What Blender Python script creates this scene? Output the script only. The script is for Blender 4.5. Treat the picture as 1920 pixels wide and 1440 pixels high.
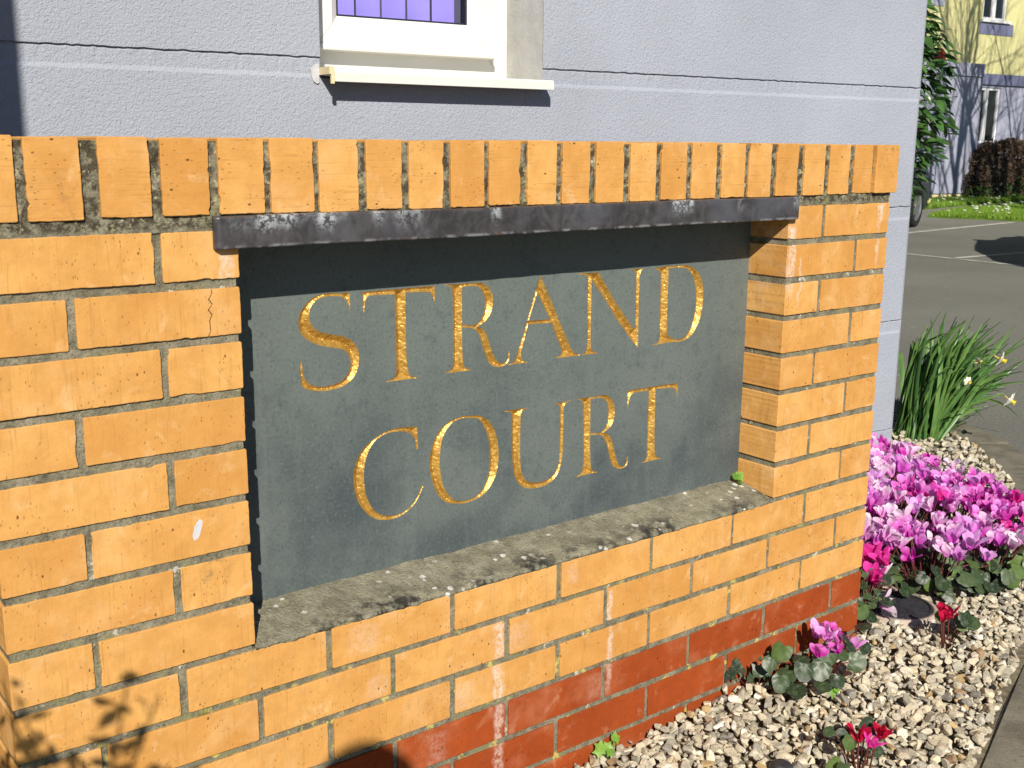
import bpy, bmesh, math, random
import numpy as np
from mathutils import Vector, Matrix, noise, Quaternion
from mathutils.geometry import delaunay_2d_cdt

for o in list(bpy.data.objects):
    bpy.data.objects.remove(o)
scene = bpy.context.scene
COL = scene.collection
R = math.radians

# ------------------------------------------------------------------ camera
cam_d = bpy.data.cameras.new('camera')
cam = bpy.data.objects.new('camera', cam_d)
COL.objects.link(cam)
CAM = Vector((-0.61563, -1.39405, 0.70877))
yaw, pitch, roll = 0.65747, -0.21263, 0.00827
fwd = Vector((math.sin(yaw) * math.cos(pitch), math.cos(yaw) * math.cos(pitch), math.sin(pitch)))
rgt = Vector((math.cos(yaw), -math.sin(yaw), 0))
upv = rgt.cross(fwd)
r2 = rgt * math.cos(roll) + upv * math.sin(roll)
u2 = upv * math.cos(roll) - rgt * math.sin(roll)
m = Matrix((r2, u2, -fwd)).transposed().to_4x4()
m.translation = CAM
cam.matrix_world = m
cam_d.sensor_width = 36.0
cam_d.lens = 36.0 * 2088.86 / 1920.0
cam_d.clip_start = 0.02
cam_d.clip_end = 600
cam_d.dof.use_dof = True
cam_d.dof.focus_distance = 2.2
cam_d.dof.aperture_fstop = 18.0
scene.camera = cam

# ------------------------------------------------------------------ sky, sun, exposure
SUN = Vector((0.61, 1.0, -0.787)).normalized()      # direction the light travels
world = bpy.data.worlds.new('World')
scene.world = world
world.use_nodes = True
wnt = world.node_tree
bg = wnt.nodes['Background']
sky = wnt.nodes.new('ShaderNodeTexSky')
sky.sky_type = 'NISHITA'
sky.sun_disc = False
sky.sun_elevation = math.asin(-SUN.z)
sky.sun_rotation = math.atan2(-SUN.x, -SUN.y)
sky.air_density = 1.0
sky.dust_density = 0.3
sky.ozone_density = 5.0
wnt.links.new(sky.outputs[0], bg.inputs[0])
bg.inputs[1].default_value = 0.05

sun_d = bpy.data.lights.new('sun', 'SUN')
sun_d.energy = 5.0
sun_d.angle = R(0.5)
sun_d.color = (1.0, 0.93, 0.82)
sun = bpy.data.objects.new('sun', sun_d)
sun.rotation_euler = SUN.to_track_quat('-Z', 'Y').to_euler()
sun.location = (-6, -8, 8)
COL.objects.link(sun)
vs = scene.view_settings
vs.view_transform = 'Standard'
vs.look = 'None'
vs.gamma = 1.0
vs.use_curve_mapping = False
vs.exposure = 0.4

# ------------------------------------------------------------------ object helpers
def tag(o, label=None, cat=None, group=None, kind=None):
    if label: o['label'] = label
    if cat: o['category'] = cat
    if group: o['group'] = group
    if kind: o['kind'] = kind
    return o

def empty(name, loc=(0, 0, 0), rz=0.0):
    o = bpy.data.objects.new(name, None)
    o.empty_display_size = 0.1
    o.location = loc
    o.rotation_euler = (0, 0, rz)
    COL.objects.link(o)
    return o

def link(name, me, parent=None, loc=None, local=False, matrix=None):
    """link mesh; world coordinates unless local (then relative to the parent)"""
    o = bpy.data.objects.new(name, me)
    COL.objects.link(o)
    if matrix is not None:
        o.matrix_basis = matrix
    elif loc is not None:
        o.location = loc
    if parent is not None:
        o.parent = parent
        if not local:
            o.matrix_parent_inverse = parent.matrix_basis.inverted()
    return o

def mesh(name, verts, faces, mat=None, smooth=False):
    me = bpy.data.meshes.new(name)
    me.from_pydata([tuple(v) for v in verts], [], faces)
    if mat is not None:
        me.materials.append(mat)
    if smooth:
        me.polygons.foreach_set('use_smooth', [True] * len(me.polygons))
    me.update()
    return me

class MB:
    """collects shapes for one mesh"""
    def __init__(self):
        self.v = []; self.f = []; self.mi = []
    def add(self, vs, fs, mi=0):
        b = len(self.v)
        self.v += [tuple(p) for p in vs]
        self.f += [tuple(i + b for i in f) for f in fs]
        self.mi += [mi] * len(fs)
    def box(self, x0, x1, y0, y1, z0, z1, mi=0, bev=0.0):
        if bev <= 0:
            vs = [(x, y, z) for x in (x0, x1) for y in (y0, y1) for z in (z0, z1)]
            fs = [(0, 1, 3, 2), (4, 6, 7, 5), (0, 4, 5, 1), (2, 3, 7, 6), (0, 2, 6, 4), (1, 5, 7, 3)]
            self.add(vs, fs, mi); return
        bm = bmesh.new()
        bmesh.ops.create_cube(bm, size=1)
        for v in bm.verts:
            v.co = Vector(((x0 + x1) / 2 + v.co.x * (x1 - x0), (y0 + y1) / 2 + v.co.y * (y1 - y0), (z0 + z1) / 2 + v.co.z * (z1 - z0)))
        bmesh.ops.bevel(bm, geom=list(bm.edges), offset=bev, segments=2, affect='EDGES', profile=0.5)
        bm.verts.index_update()
        self.add([v.co[:] for v in bm.verts], [[v.index for v in f.verts] for f in bm.faces], mi)
        bm.free()
    def quad(self, a, b, c, d, mi=0):
        self.add([a, b, c, d], [(0, 1, 2, 3)], mi)
    def tube(self, pts, rads, n=6, mi=0, cap=True):
        pts = [Vector(p) for p in pts]
        if not hasattr(rads, '__len__'): rads = [rads] * len(pts)
        vs = []; fs = []
        up = None
        for i, p in enumerate(pts):
            t = (pts[min(i + 1, len(pts) - 1)] - pts[max(i - 1, 0)])
            if t.length < 1e-9: t = Vector((0, 0, 1))
            t.normalize()
            if up is None:
                up = t.orthogonal().normalized()
            else:
                up = up - t * up.dot(t)
                up = up.normalized() if up.length > 1e-6 else t.orthogonal().normalized()
            s = t.cross(up)
            for k in range(n):
                a = 2 * math.pi * k / n
                vs.append(p + (up * math.cos(a) + s * math.sin(a)) * rads[i])
        for i in range(len(pts) - 1):
            for k in range(n):
                k2 = (k + 1) % n
                fs.append((i * n + k, i * n + k2, (i + 1) * n + k2, (i + 1) * n + k))
        if cap:
            fs.append(tuple(range(n - 1, -1, -1)))
            fs.append(tuple((len(pts) - 1) * n + k for k in range(n)))
        self.add(vs, fs, mi)
    def grid(self, P, nu, nv, mi=0):
        vs = [P(i / nu, j / nv) for j in range(nv + 1) for i in range(nu + 1)]
        fs = [(j * (nu + 1) + i, j * (nu + 1) + i + 1, (j + 1) * (nu + 1) + i + 1, (j + 1) * (nu + 1) + i) for j in range(nv) for i in range(nu)]
        self.add(vs, fs, mi)
    def mesh(self, name, mats, smooth=False):
        me = mesh(name, self.v, self.f, None, smooth)
        for mt in (mats if isinstance(mats, (list, tuple)) else [mats]):
            me.materials.append(mt)
        if any(self.mi):
            me.polygons.foreach_set('material_index', self.mi)
        return me
    def build(self, name, mats, parent=None, smooth=False, local=False, loc=None):
        return link(name, self.mesh(name, mats, smooth), parent, loc, local)

def fbm(p, o=3):
    return noise.fractal(Vector(p), 1.0, 2.0, o)

# ------------------------------------------------------------------ material helpers
class NT:
    def __init__(self, name):
        self.m = bpy.data.materials.new(name)
        self.m.use_nodes = True
        self.nt = self.m.node_tree
        self.b = self.nt.nodes['Principled BSDF']
        self.out = self.nt.nodes['Material Output']
        self._pos = None
    def n(self, typ, **kw):
        nd = self.nt.nodes.new(typ)
        for k, v in kw.items():
            if isinstance(k, str) and hasattr(nd, k) and k not in ('inputs',):
                setattr(nd, k, v)
        return nd
    def set(self, sock, v):
        if v is None: return
        if isinstance(v, bpy.types.NodeSocket):
            self.nt.links.new(v, sock)
        else:
            if isinstance(v, (tuple, list)) and len(v) == 3 and sock.type == 'RGBA':
                v = (*v, 1)
            sock.default_value = v
    def math(self, op, a, b=None, c=None, clamp=False):
        nd = self.n('ShaderNodeMath'); nd.operation = op; nd.use_clamp = clamp
        self.set(nd.inputs[0], a)
        if b is not None: self.set(nd.inputs[1], b)
        if c is not None: self.set(nd.inputs[2], c)
        return nd.outputs[0]
    def vmath(self, op, a, b=None):
        nd = self.n('ShaderNodeVectorMath'); nd.operation = op
        self.set(nd.inputs[0], a)
        if b is not None: self.set(nd.inputs[1], b)
        return nd.outputs[0]
    def mix(self, f, a, b, blend='MIX'):
        nd = self.n('ShaderNodeMix'); nd.data_type = 'RGBA'; nd.blend_type = blend
        self.set(nd.inputs[0], f); self.set(nd.inputs[6], a); self.set(nd.inputs[7], b)
        return nd.outputs[2]
    def noise(self, vec, scale, detail=2.0, rough=0.5, dist=0.0):
        nd = self.n('ShaderNodeTexNoise')
        self.set(nd.inputs['Vector'], vec); nd.inputs['Scale'].default_value = scale
        nd.inputs['Detail'].default_value = detail; nd.inputs['Roughness'].default_value = rough
        nd.inputs['Distortion'].default_value = dist
        return nd.outputs[0]
    def voro(self, vec, scale, feature='F1', rnd=1.0, col=False):
        nd = self.n('ShaderNodeTexVoronoi'); nd.feature = feature
        self.set(nd.inputs['Vector'], vec); nd.inputs['Scale'].default_value = scale
        nd.inputs['Randomness'].default_value = rnd
        return nd.outputs['Color'] if col else nd.outputs['Distance']
    def ramp(self, v, a, b, lo=0.0, hi=1.0):
        nd = self.n('ShaderNodeMapRange'); nd.clamp = True
        nd.interpolation_type = 'SMOOTHSTEP'
        self.set(nd.inputs[0], v); nd.inputs[1].default_value = a; nd.inputs[2].default_value = b
        nd.inputs[3].default_value = lo; nd.inputs[4].default_value = hi
        return nd.outputs[0]
    def obj(self): return self.n('ShaderNodeTexCoord').outputs['Object']
    def pos(self): return self.n('ShaderNodeNewGeometry').outputs['Position']
    def rand(self): return self.n('ShaderNodeObjectInfo').outputs['Random']
    def attr(self, name):
        nd = self.n('ShaderNodeAttribute'); nd.attribute_name = name; return nd.outputs['Color']
    def sep(self, v):
        nd = self.n('ShaderNodeSeparateXYZ'); self.set(nd.inputs[0], v); return nd.outputs
    def bump(self, h, strength=0.5, dist=0.002, normal=None):
        nd = self.n('ShaderNodeBump'); self.set(nd.inputs['Height'], h)
        nd.inputs['Strength'].default_value = strength; nd.inputs['Distance'].default_value = dist
        if normal is not None: self.set(nd.inputs['Normal'], normal)
        return nd.outputs[0]
    def fin(self, color=None, rough=None, normal=None, metal=None, spec=None):
        b = self.b
        if color is not None: self.set(b.inputs['Base Color'], color)
        if rough is not None: self.set(b.inputs['Roughness'], rough)
        if normal is not None: self.set(b.inputs['Normal'], normal)
        if metal is not None: self.set(b.inputs['Metallic'], metal)
        if spec is not None: self.set(b.inputs['Specular IOR Level'], spec)
        return self.m

def plain(name, col, rough=0.6, metal=0.0, spec=0.4, var=0.12, scale=12.0, bump=0.0, bscale=80.0):
    t = NT(name)
    o = t.obj()
    f = t.noise(o, scale, 3.0)
    c = t.mix(t.ramp(f, 0.3, 0.7), tuple(x * (1 - var) for x in col), tuple(min(1, x * (1 + var)) for x in col))
    nrm = t.bump(t.noise(o, bscale, 3.0), bump, 0.003) if bump else None
    return t.fin(c, rough, nrm, metal, spec)

def leafmat(name, c1, c2, trans=0.3, rough=0.4, scale=30.0, vein=None):
    t = NT(name)
    o = t.obj(); r = t.rand()
    f = t.math('ADD', t.math('MULTIPLY', t.noise(o, scale, 3.0), 0.6), t.math('MULTIPLY', r, 0.5))
    c = t.mix(t.ramp(f, 0.25, 0.8), c1, c2)
    if vein is not None:
        c = t.mix(t.ramp(t.noise(o, scale * 1.7, 4.0, 0.6, 1.2), 0.52, 0.66), c, vein)
    t.fin(c, rough, None, 0.0, 0.4)
    tr = t.n('ShaderNodeBsdfTranslucent'); t.set(tr.inputs[0], c)
    mx = t.n('ShaderNodeMixShader'); mx.inputs[0].default_value = trans
    t.nt.links.new(t.b.outputs[0], mx.inputs[1]); t.nt.links.new(tr.outputs[0], mx.inputs[2])
    t.nt.links.new(mx.outputs[0], t.out.inputs[0])
    return t.m

# ---- weather marks left on the front of the brick wall: x, half width, top z, bottom z, strength
STREAKS = [(0.437, 0.011, -0.075, -0.46, 1.0), (0.69, 0.007, -0.08, -0.32, 0.85), (0.18, 0.03, -0.005, -0.07, 0.3), (0.47, 0.035, -0.085, -0.15, 0.3), (0.36, 0.03, -0.16, -0.225, 0.3), (1.148, 0.011, 0.56, 0.40, 0.95),
           (1.178, 0.005, 0.50, 0.385, 0.6), (1.432, 0.012, 0.597, 0.545, 0.9), (1.429, 0.005, 0.57, 0.45, 0.6),
           (-0.016, 0.012, 0.57, 0.52, 0.8), (0.60, 0.012, -0.01, -0.055, 0.35), (0.20, 0.02, -0.1, -0.15, 0.3),
           (0.31, 0.02, -0.235, -0.42, 0.35), (0.66, 0.02, -0.235, -0.30, 0.25)]

def streak_mask(t):
    p = t.sep(t.pos())
    wob = t.math('MULTIPLY', t.math('SUBTRACT', t.noise(t.pos(), 28.0, 3.0), 0.5), 0.03)
    x = t.math('ADD', p[0], wob)
    grain = t.noise(t.pos(), 160.0, 4.0, 0.65)
    tot = None
    for x0, w, zt, zb, s in STREAKS:
        d = t.math('ABSOLUTE', t.math('SUBTRACT', x, x0))
        mx_ = t.ramp(d, w * 0.35, w * 1.25, s, 0.0)
        mz = t.math('MULTIPLY', t.ramp(p[2], zb, zb + 0.35 * (zt - zb), 0, 1), t.ramp(p[2], zt - 0.012, zt, 1, 0))
        k = t.math('MULTIPLY', mx_, mz)
        tot = k if tot is None else t.math('MAXIMUM', tot, k)
    return t.math('MULTIPLY', tot, t.ramp(t.math('ADD', t.math('MULTIPLY', grain, 0.6), t.math('MULTIPLY', t.noise(t.pos(), 45.0, 4.0, 0.6), 0.4)), 0.40, 0.56, 0.12, 1.0), clamp=True)

def brick_mat(name, dark, light, pale, red=False):
    t = NT(name)
    r = t.rand()
    off = t.n('ShaderNodeCombineXYZ')
    t.set(off.inputs[0], t.math('MULTIPLY', r, 37.0)); t.set(off.inputs[1], t.math('MULTIPLY', r, 91.0)); t.set(off.inputs[2], t.math('MULTIPLY', r, 53.0))
    o = t.vmath('ADD', t.obj(), off.outputs[0])
    big = t.noise(o, 9.0, 3.0, 0.55)
    lev = t.math('ADD', t.math('MULTIPLY', big, 0.75), t.math('MULTIPLY', r, 0.27))
    c = t.mix(t.ramp(lev, 0.25, 0.75), dark, light)
    # uneven firing and dust
    md = t.noise(o, 34.0, 4.0, 0.65)
    c = t.mix(t.ramp(md, 0.35, 0.68, 0.0, 0.38), c, tuple(x * 0.80 for x in dark))
    pk = t.noise(t.vmath('ADD', o, (5.3, 1.7, 8.8)), 11.0, 4.0, 0.6)
    c = t.mix(t.ramp(pk, 0.50, 0.72, 0.0, 0.45), c, tuple(0.5 * (a + b) for a, b in zip(light, pale)))
    # soft pale scuffs
    sc = t.noise(o, 22.0, 5.0, 0.62, 0.6)
    c = t.mix(t.ramp(sc, 0.56, 0.76, 0.0, 0.55), c, pale)
    # drag marks from the wire, across the short side
    st = t.vmath('MULTIPLY', o, (330.0, 60.0, 16.0))
    drag = t.noise(st, 1.0, 2.0, 0.5)
    c = t.mix(t.ramp(drag, 0.56, 0.78, 0.0, 0.42 if not red else 0.15), c, tuple(x * 0.62 for x in dark))
    # fine speckle
    c = t.mix(t.ramp(t.noise(o, 420.0, 3.0, 0.6), 0.55, 0.75, 0.0, 0.22), c, tuple(x * 0.72 for x in dark))
    # pits
    vd = t.voro(t.vmath('MULTIPLY', o, (1.0, 1.0, 0.6)), 70.0)
    pm = t.noise(o, 30.0, 2.0)
    pit = t.math('MULTIPLY', t.ramp(vd, 0.06, 0.13, 1.0, 0.0), t.ramp(pm, 0.50, 0.58))
    vd2 = t.voro(t.vmath('MULTIPLY', o, (1.0, 1.0, 0.45)), 190.0)
    pit2 = t.math('MULTIPLY', t.ramp(vd2, 0.10, 0.20, 1.0, 0.0), t.ramp(t.noise(o, 19.0, 2.0), 0.42, 0.58))
    pit = t.math('MAXIMUM', pit, t.math('MULTIPLY', pit2, 0.5))
    c = t.mix(t.math('MULTIPLY', pit, 0.85), c, (0.09, 0.032, 0.010) if not red else (0.06, 0.012, 0.006))
    # lichen and soot towards patches
    gr = t.noise(o, 48.0, 5.0, 0.7)
    gz = t.ramp(t.noise(o, 5.5, 2.0), 0.62, 0.74)
    c = t.mix(t.math('MULTIPLY', t.ramp(gr, 0.54, 0.66), t.math('MULTIPLY', gz, 0.55)), c, (0.16, 0.12, 0.065))
    sm = streak_mask(t)
    c = t.mix(t.math('MULTIPLY', sm, 0.82 if not red else 0.55), c, (0.64, 0.54, 0.46))
    if not red:
        ps = t.sep(t.pos())
        sx_ = t.math('SUBTRACT', ps[0], t.math('ADD', -0.0755, t.math('MULTIPLY', t.math('SUBTRACT', ps[2], 0.193), 0.30)))
        dq = t.math('ADD', t.math('POWER', t.math('DIVIDE', sx_, 0.0058), 2.0), t.math('POWER', t.math('DIVIDE', t.math('SUBTRACT', ps[2], 0.193), 0.0145), 2.0))
        dq = t.math('ADD', dq, t.math('MULTIPLY', t.math('SUBTRACT', t.noise(t.pos(), 130.0, 3.0), 0.5), 1.3))
        c = t.mix(t.ramp(dq, 0.8, 1.1, 0.9, 0.0), c, (0.52, 0.54, 0.59))
    h = t.math('SUBTRACT', t.math('ADD', t.math('MULTIPLY', t.noise(o, 120.0, 4.0, 0.6), 0.5), t.math('MULTIPLY', t.noise(o, 14.0, 2.0), 0.9)), t.math('MULTIPLY', pit, 0.9))
    h = t.math('SUBTRACT', h, t.math('MULTIPLY', drag, 0.18))
    rough = t.ramp(sc, 0.3, 0.7, 0.85, 0.95)
    return t.fin(c, rough, t.bump(h, 0.6, 0.0018), 0.0, 0.15)

M = {}
M['buff'] = brick_mat('buff_brick', (0.520, 0.250, 0.064), (0.635, 0.348, 0.108), (0.69, 0.47, 0.25))
M['red'] = brick_mat('red_brick', (0.265, 0.048, 0.010), (0.335, 0.066, 0.014), (0.50, 0.24, 0.14), True)

def mortar_mat():
    t = NT('mortar')
    p = t.pos(); z = t.sep(p)[2]
    a = t.noise(p, 35.0, 5.0, 0.6); b = t.noise(p, 260.0, 4.0, 0.7); g = t.noise(p, 9.0, 3.0)
    c = t.mix(t.ramp(a, 0.3, 0.7), (0.130, 0.119, 0.080), (0.270, 0.248, 0.180))
    c = t.mix(t.ramp(b, 0.5, 0.75, 0, 0.5), c, (0.34, 0.31, 0.23))
    c = t.mix(t.ramp(b, 0.3, 0.5, 0.75, 0.0), c, (0.05, 0.062, 0.045))
    c = t.mix(t.math('MULTIPLY', t.ramp(g, 0.5, 0.62), t.ramp(a, 0.45, 0.6, 0, 0.5)), c, (0.17, 0.17, 0.045))
    low = t.ramp(z, -0.02, -0.12, 0.0, 1.0)
    ye = t.math('MULTIPLY', t.ramp(t.noise(p, 24.0, 4.0, 0.7), 0.57, 0.64), low)
    c = t.mix(t.math('MULTIPLY', ye, 0.8), c, (0.55, 0.47, 0.13))
    wh = t.math('MULTIPLY', t.ramp(t.noise(t.vmath('ADD', p, (3.1, 0, 7.7)), 30.0, 4.0, 0.7), 0.62, 0.68), 0.7)
    c = t.mix(wh, c, (0.62, 0.60, 0.52))
    gr = t.math('MULTIPLY', t.ramp(t.noise(t.vmath('ADD', p, (9.1, 2, 1.7)), 17.0, 5.0, 0.7), 0.60, 0.68), t.ramp(z, 0.1, -0.05, 0, 0.8))
    c = t.mix(gr, c, (0.10, 0.12, 0.03))
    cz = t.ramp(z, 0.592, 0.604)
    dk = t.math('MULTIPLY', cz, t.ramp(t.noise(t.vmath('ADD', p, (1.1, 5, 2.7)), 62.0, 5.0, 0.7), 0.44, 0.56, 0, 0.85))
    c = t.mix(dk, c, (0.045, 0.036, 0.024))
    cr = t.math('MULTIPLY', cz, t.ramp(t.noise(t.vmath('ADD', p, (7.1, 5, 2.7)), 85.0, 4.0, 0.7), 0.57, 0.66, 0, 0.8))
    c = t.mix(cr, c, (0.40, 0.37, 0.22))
    h = t.math('ADD', t.math('MULTIPLY', b, 0.6), a)
    return t.fin(c, 0.95, t.bump(h, 1.0, 0.004), 0.0, 0.1)
M['mortar'] = mortar_mat()

def slate_mat():
    t = NT('green_slate')
    p = t.pos(); s = t.sep(p)
    a = t.noise(p, 5.5, 5.0, 0.6); b = t.noise(p, 190.0, 3.0, 0.7); d = t.noise(p, 38.0, 5.0, 0.65)
    c = t.mix(t.ramp(a, 0.32, 0.68), (0.056, 0.072, 0.078), (0.108, 0.128, 0.124))
    # bleached, greener stone higher up; bluer where rain splashes
    up = t.ramp(t.math('ADD', s[2], t.math('MULTIPLY', t.math('SUBTRACT', a, 0.5), 0.35)), 0.05, 0.42, 0.0, 0.7)
    c = t.mix(up, c, (0.122, 0.146, 0.134))
    c = t.mix(t.ramp(d, 0.5, 0.75, 0, 0.4), c, (0.042, 0.055, 0.064))
    c = t.mix(t.ramp(b, 0.52, 0.75, 0, 0.5), c, (0.165, 0.19, 0.17))
    c = t.mix(t.ramp(b, 0.28, 0.46, 0.55, 0), c, (0.025, 0.034, 0.040))
    ru = t.noise(t.vmath('MULTIPLY', p, (26.0, 1.0, 2.2)), 1.0, 4.0, 0.6)
    c = t.mix(t.ramp(ru, 0.56, 0.78, 0, 0.3), c, (0.15, 0.175, 0.165))
    h = t.math('ADD', b, t.math('MULTIPLY', d, 0.8))
    return t.fin(c, 0.62, t.bump(h, 0.25, 0.0012), 0.0, 0.4)
M['slate'] = slate_mat()

def gold_mat():
    t = NT('gold_leaf')
    p = t.pos()
    a = t.noise(p, 105.0, 2.0, 0.5, 0.9); b = t.noise(p, 300.0, 2.0)
    c = t.mix(t.ramp(a, 0.3, 0.72), (0.42, 0.225, 0.038), (0.60, 0.375, 0.088))
    h = t.math('ADD', a, t.math('MULTIPLY', b, 0.12))
    return t.fin(c, 0.40, t.bump(h, 0.55, 0.004), 0.5, 0.5)
M['gold'] = gold_mat()

def render_mat(name, col, amp=1.0):
    t = NT(name)
    o = t.obj()
    big = t.noise(o, 1.6, 4.0, 0.6)
    c = t.mix(t.ramp(big, 0.3, 0.7), tuple(x * 0.93 for x in col), tuple(x * 1.05 for x in col))
    st = t.noise(t.vmath('MULTIPLY', o, (3.0, 3.0, 0.7)), 3.0, 4.0, 0.6)
    c = t.mix(t.ramp(st, 0.58, 0.8, 0, 0.18), c, tuple(x * 0.75 for x in col))
    w = t.noise(o, 135.0, 2.5, 0.55, 0.9); w2 = t.noise(o, 260.0, 2.0)
    c = t.mix(t.ramp(w, 0.30, 0.45, 0.25, 0), c, tuple(x * 0.7 for x in col))
    h = t.math('ADD', w, t.math('MULTIPLY', w2, 0.35))
    return t.fin(c, 0.85, t.bump(h, 0.7 * amp, 0.005), 0.0, 0.2)
M['lavender'] = render_mat('lavender_render', (0.325, 0.350, 0.412))
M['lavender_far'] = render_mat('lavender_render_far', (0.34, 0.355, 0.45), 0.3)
M['reveal'] = plain('bare_render', (0.40, 0.40, 0.385), 0.9, 0, 0.2, 0.07, 20.0, 0.5, 110.0)
M['yellow'] = render_mat('yellow_render', (0.60, 0.575, 0.285), 0.3)
M['band'] = render_mat('blue_grey_band', (0.15, 0.165, 0.26), 0.3)
M['upvc'] = plain('white_plastic', (0.66, 0.65, 0.605), 0.35, 0, 0.5, 0.03, 5.0)
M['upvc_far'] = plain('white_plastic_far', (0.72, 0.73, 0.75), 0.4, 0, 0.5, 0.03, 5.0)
M['seal'] = plain('black_rubber', (0.015, 0.015, 0.03), 0.5)
M['cream'] = plain('cream_plastic', (0.66, 0.56, 0.33), 0.5)
M['putty'] = plain('white_filler', (0.46, 0.47, 0.49), 0.8, 0, 0.2, 0.1, 60.0, 0.5, 200.0)
M['slat'] = plain('lilac_fabric', (0.33, 0.265, 0.75), 0.8, 0, 0.2, 0.10, 6.0)
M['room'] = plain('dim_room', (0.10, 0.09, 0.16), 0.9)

def thin_glass(name, tint=(0.9, 0.92, 0.95), refl=1.0):
    t = NT(name)
    tr = t.n('ShaderNodeBsdfTransparent'); t.set(tr.inputs[0], tint)
    gl = t.n('ShaderNodeBsdfGlossy'); gl.inputs['Roughness'].default_value = 0.03
    fr = t.n('ShaderNodeLayerWeight'); fr.inputs[0].default_value = 0.5
    fac = t.math('ADD', t.math('MULTIPLY', t.math('POWER', fr.outputs['Facing'], 4.0), 0.6), 0.05)
    mx = t.n('ShaderNodeMixShader')
    t.set(mx.inputs[0], t.math('MULTIPLY', fac, refl, clamp=True))
    t.nt.links.new(tr.outputs[0], mx.inputs[1]); t.nt.links.new(gl.outputs[0], mx.inputs[2])
    t.nt.links.new(mx.outputs[0], t.out.inputs[0])
    return t.m
M['glass'] = thin_glass('window_glass')

def lead_mat():
    t = NT('weathered_lead')
    p = t.pos(); s = t.sep(p)
    a = t.noise(p, 32.0, 5.0, 0.65, 1.0); b = t.noise(p, 9.0, 3.0)
    c = t.mix(t.ramp(a, 0.3, 0.7), (0.042, 0.039, 0.042), (0.090, 0.083, 0.088))
    c = t.mix(t.ramp(b, 0.5, 0.72, 0, 0.5), c, (0.12, 0.125, 0.15))
    v = t.noise(t.vmath('MULTIPLY', p, (62.0, 10.0, 9.0)), 1.0, 4.0, 0.6)
    top = t.ramp(t.math('ADD', s[2], t.math('MULTIPLY', t.math('SUBTRACT', v, 0.5), 0.03)), 0.583, 0.612, 0.0, 1.0)
    n2 = t.noise(t.vmath('MULTIPLY', p, (17.0, 4.0, 4.0)), 1.0, 1.0)
    wl = t.math('MULTIPLY', t.math('MULTIPLY', t.ramp(n2, 0.53, 0.66), top), t.ramp(t.noise(p, 120.0, 4.0, 0.7), 0.40, 0.58))
    c = t.mix(t.math('MULTIPLY', wl, 0.85), c, (0.56, 0.60, 0.62))
    rim = t.math('MULTIPLY', t.ramp(s[2], 0.577, 0.571, 0, 1), t.ramp(t.noise(p, 50.0, 4.0), 0.45, 0.62, 0, 0.8))
    c = t.mix(rim, c, (0.36, 0.37, 0.40))
    ru = t.math('MULTIPLY', t.ramp(t.noise(t.vmath('ADD', p, (4, 4, 4)), 40.0, 4.0, 0.7), 0.6, 0.7, 0, 0.7), t.ramp(t.math('ABSOLUTE', t.math('SUBTRACT', s[2], 0.592)), 0.012, 0.019))
    c = t.mix(ru, c, (0.22, 0.10, 0.035))
    return t.fin(c, t.ramp(a, 0.3, 0.7, 0.34, 0.52), t.bump(t.math('ADD', a, t.math('MULTIPLY', wl, 0.5)), 0.25, 0.002), 0.35, 0.5)
M['lead'] = lead_mat()

def cement_mat():
    t = NT('old_cement')
    p = t.pos(); s = t.sep(p)
    a = t.noise(p, 30.0, 5.0, 0.65); b = t.noise(p, 220.0, 4.0, 0.7)
    c = t.mix(t.ramp(a, 0.3, 0.7), (0.185, 0.172, 0.120), (0.315, 0.295, 0.212))
    c = t.mix(t.ramp(b, 0.5, 0.75, 0, 0.5), c, (0.44, 0.41, 0.32))
    c = t.mix(t.ramp(b, 0.28, 0.45, 0.5, 0), c, (0.06, 0.055, 0.045))
    soot = t.math('MULTIPLY', t.ramp(t.noise(p, 34.0, 5.0, 0.7), 0.42, 0.58), t.ramp(t.noise(p, 7.0, 2.0), 0.36, 0.56))
    lip = t.ramp(s[1], 0.055, 0.012, 0.15, 1.0)
    c = t.mix(t.math('MULTIPLY', soot, t.math('MULTIPLY', lip, 1.0)), c, (0.045, 0.043, 0.038))
    vd = t.voro(t.vmath('ADD', p, t.vmath('MULTIPLY', p, (0.0, 0.0, 0.0))), 42.0)
    wob = t.math('ADD', vd, t.math('MULTIPLY', t.math('SUBTRACT', t.noise(p, 150.0, 3.0), 0.5), 0.35))
    li = t.math('MULTIPLY', t.ramp(wob, 0.17, 0.26, 1, 0), t.ramp(t.noise(p, 11.0, 2.0), 0.45, 0.54))
    c = t.mix(t.math('MULTIPLY', li, 0.9), c, (0.66, 0.65, 0.60))
    h = t.math('ADD', t.math('ADD', b, a), t.math('MULTIPLY', li, 0.3))
    return t.fin(c, 0.95, t.bump(h, 1.0, 0.005), 0.0, 0.1)
M['cement'] = cement_mat()

def asphalt_mat():
    t = NT('asphalt')
    p = t.pos()
    a = t.noise(p, 0.6, 5.0, 0.6); b = t.noise(p, 70.0, 3.0, 0.7); v = t.voro(p, 55.0)
    c = t.mix(t.ramp(a, 0.3, 0.7), (0.140, 0.140, 0.122), (0.175, 0.173, 0.150))
    c = t.mix(t.ramp(b, 0.5, 0.75, 0, 0.5), c, (0.25, 0.24, 0.21))
    c = t.mix(t.ramp(b, 0.28, 0.46, 0.4, 0), c, (0.06, 0.06, 0.055))
    sp = t.math('MULTIPLY', t.ramp(t.voro(p, 9.0), 0.05, 0.09, 1, 0), 0.7)
    c = t.mix(sp, c, (0.42, 0.42, 0.39))
    return t.fin(c, 0.9, t.bump(t.math('ADD', b, v), 0.5, 0.004), 0.0, 0.2)
M['asphalt'] = asphalt_mat()

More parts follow.
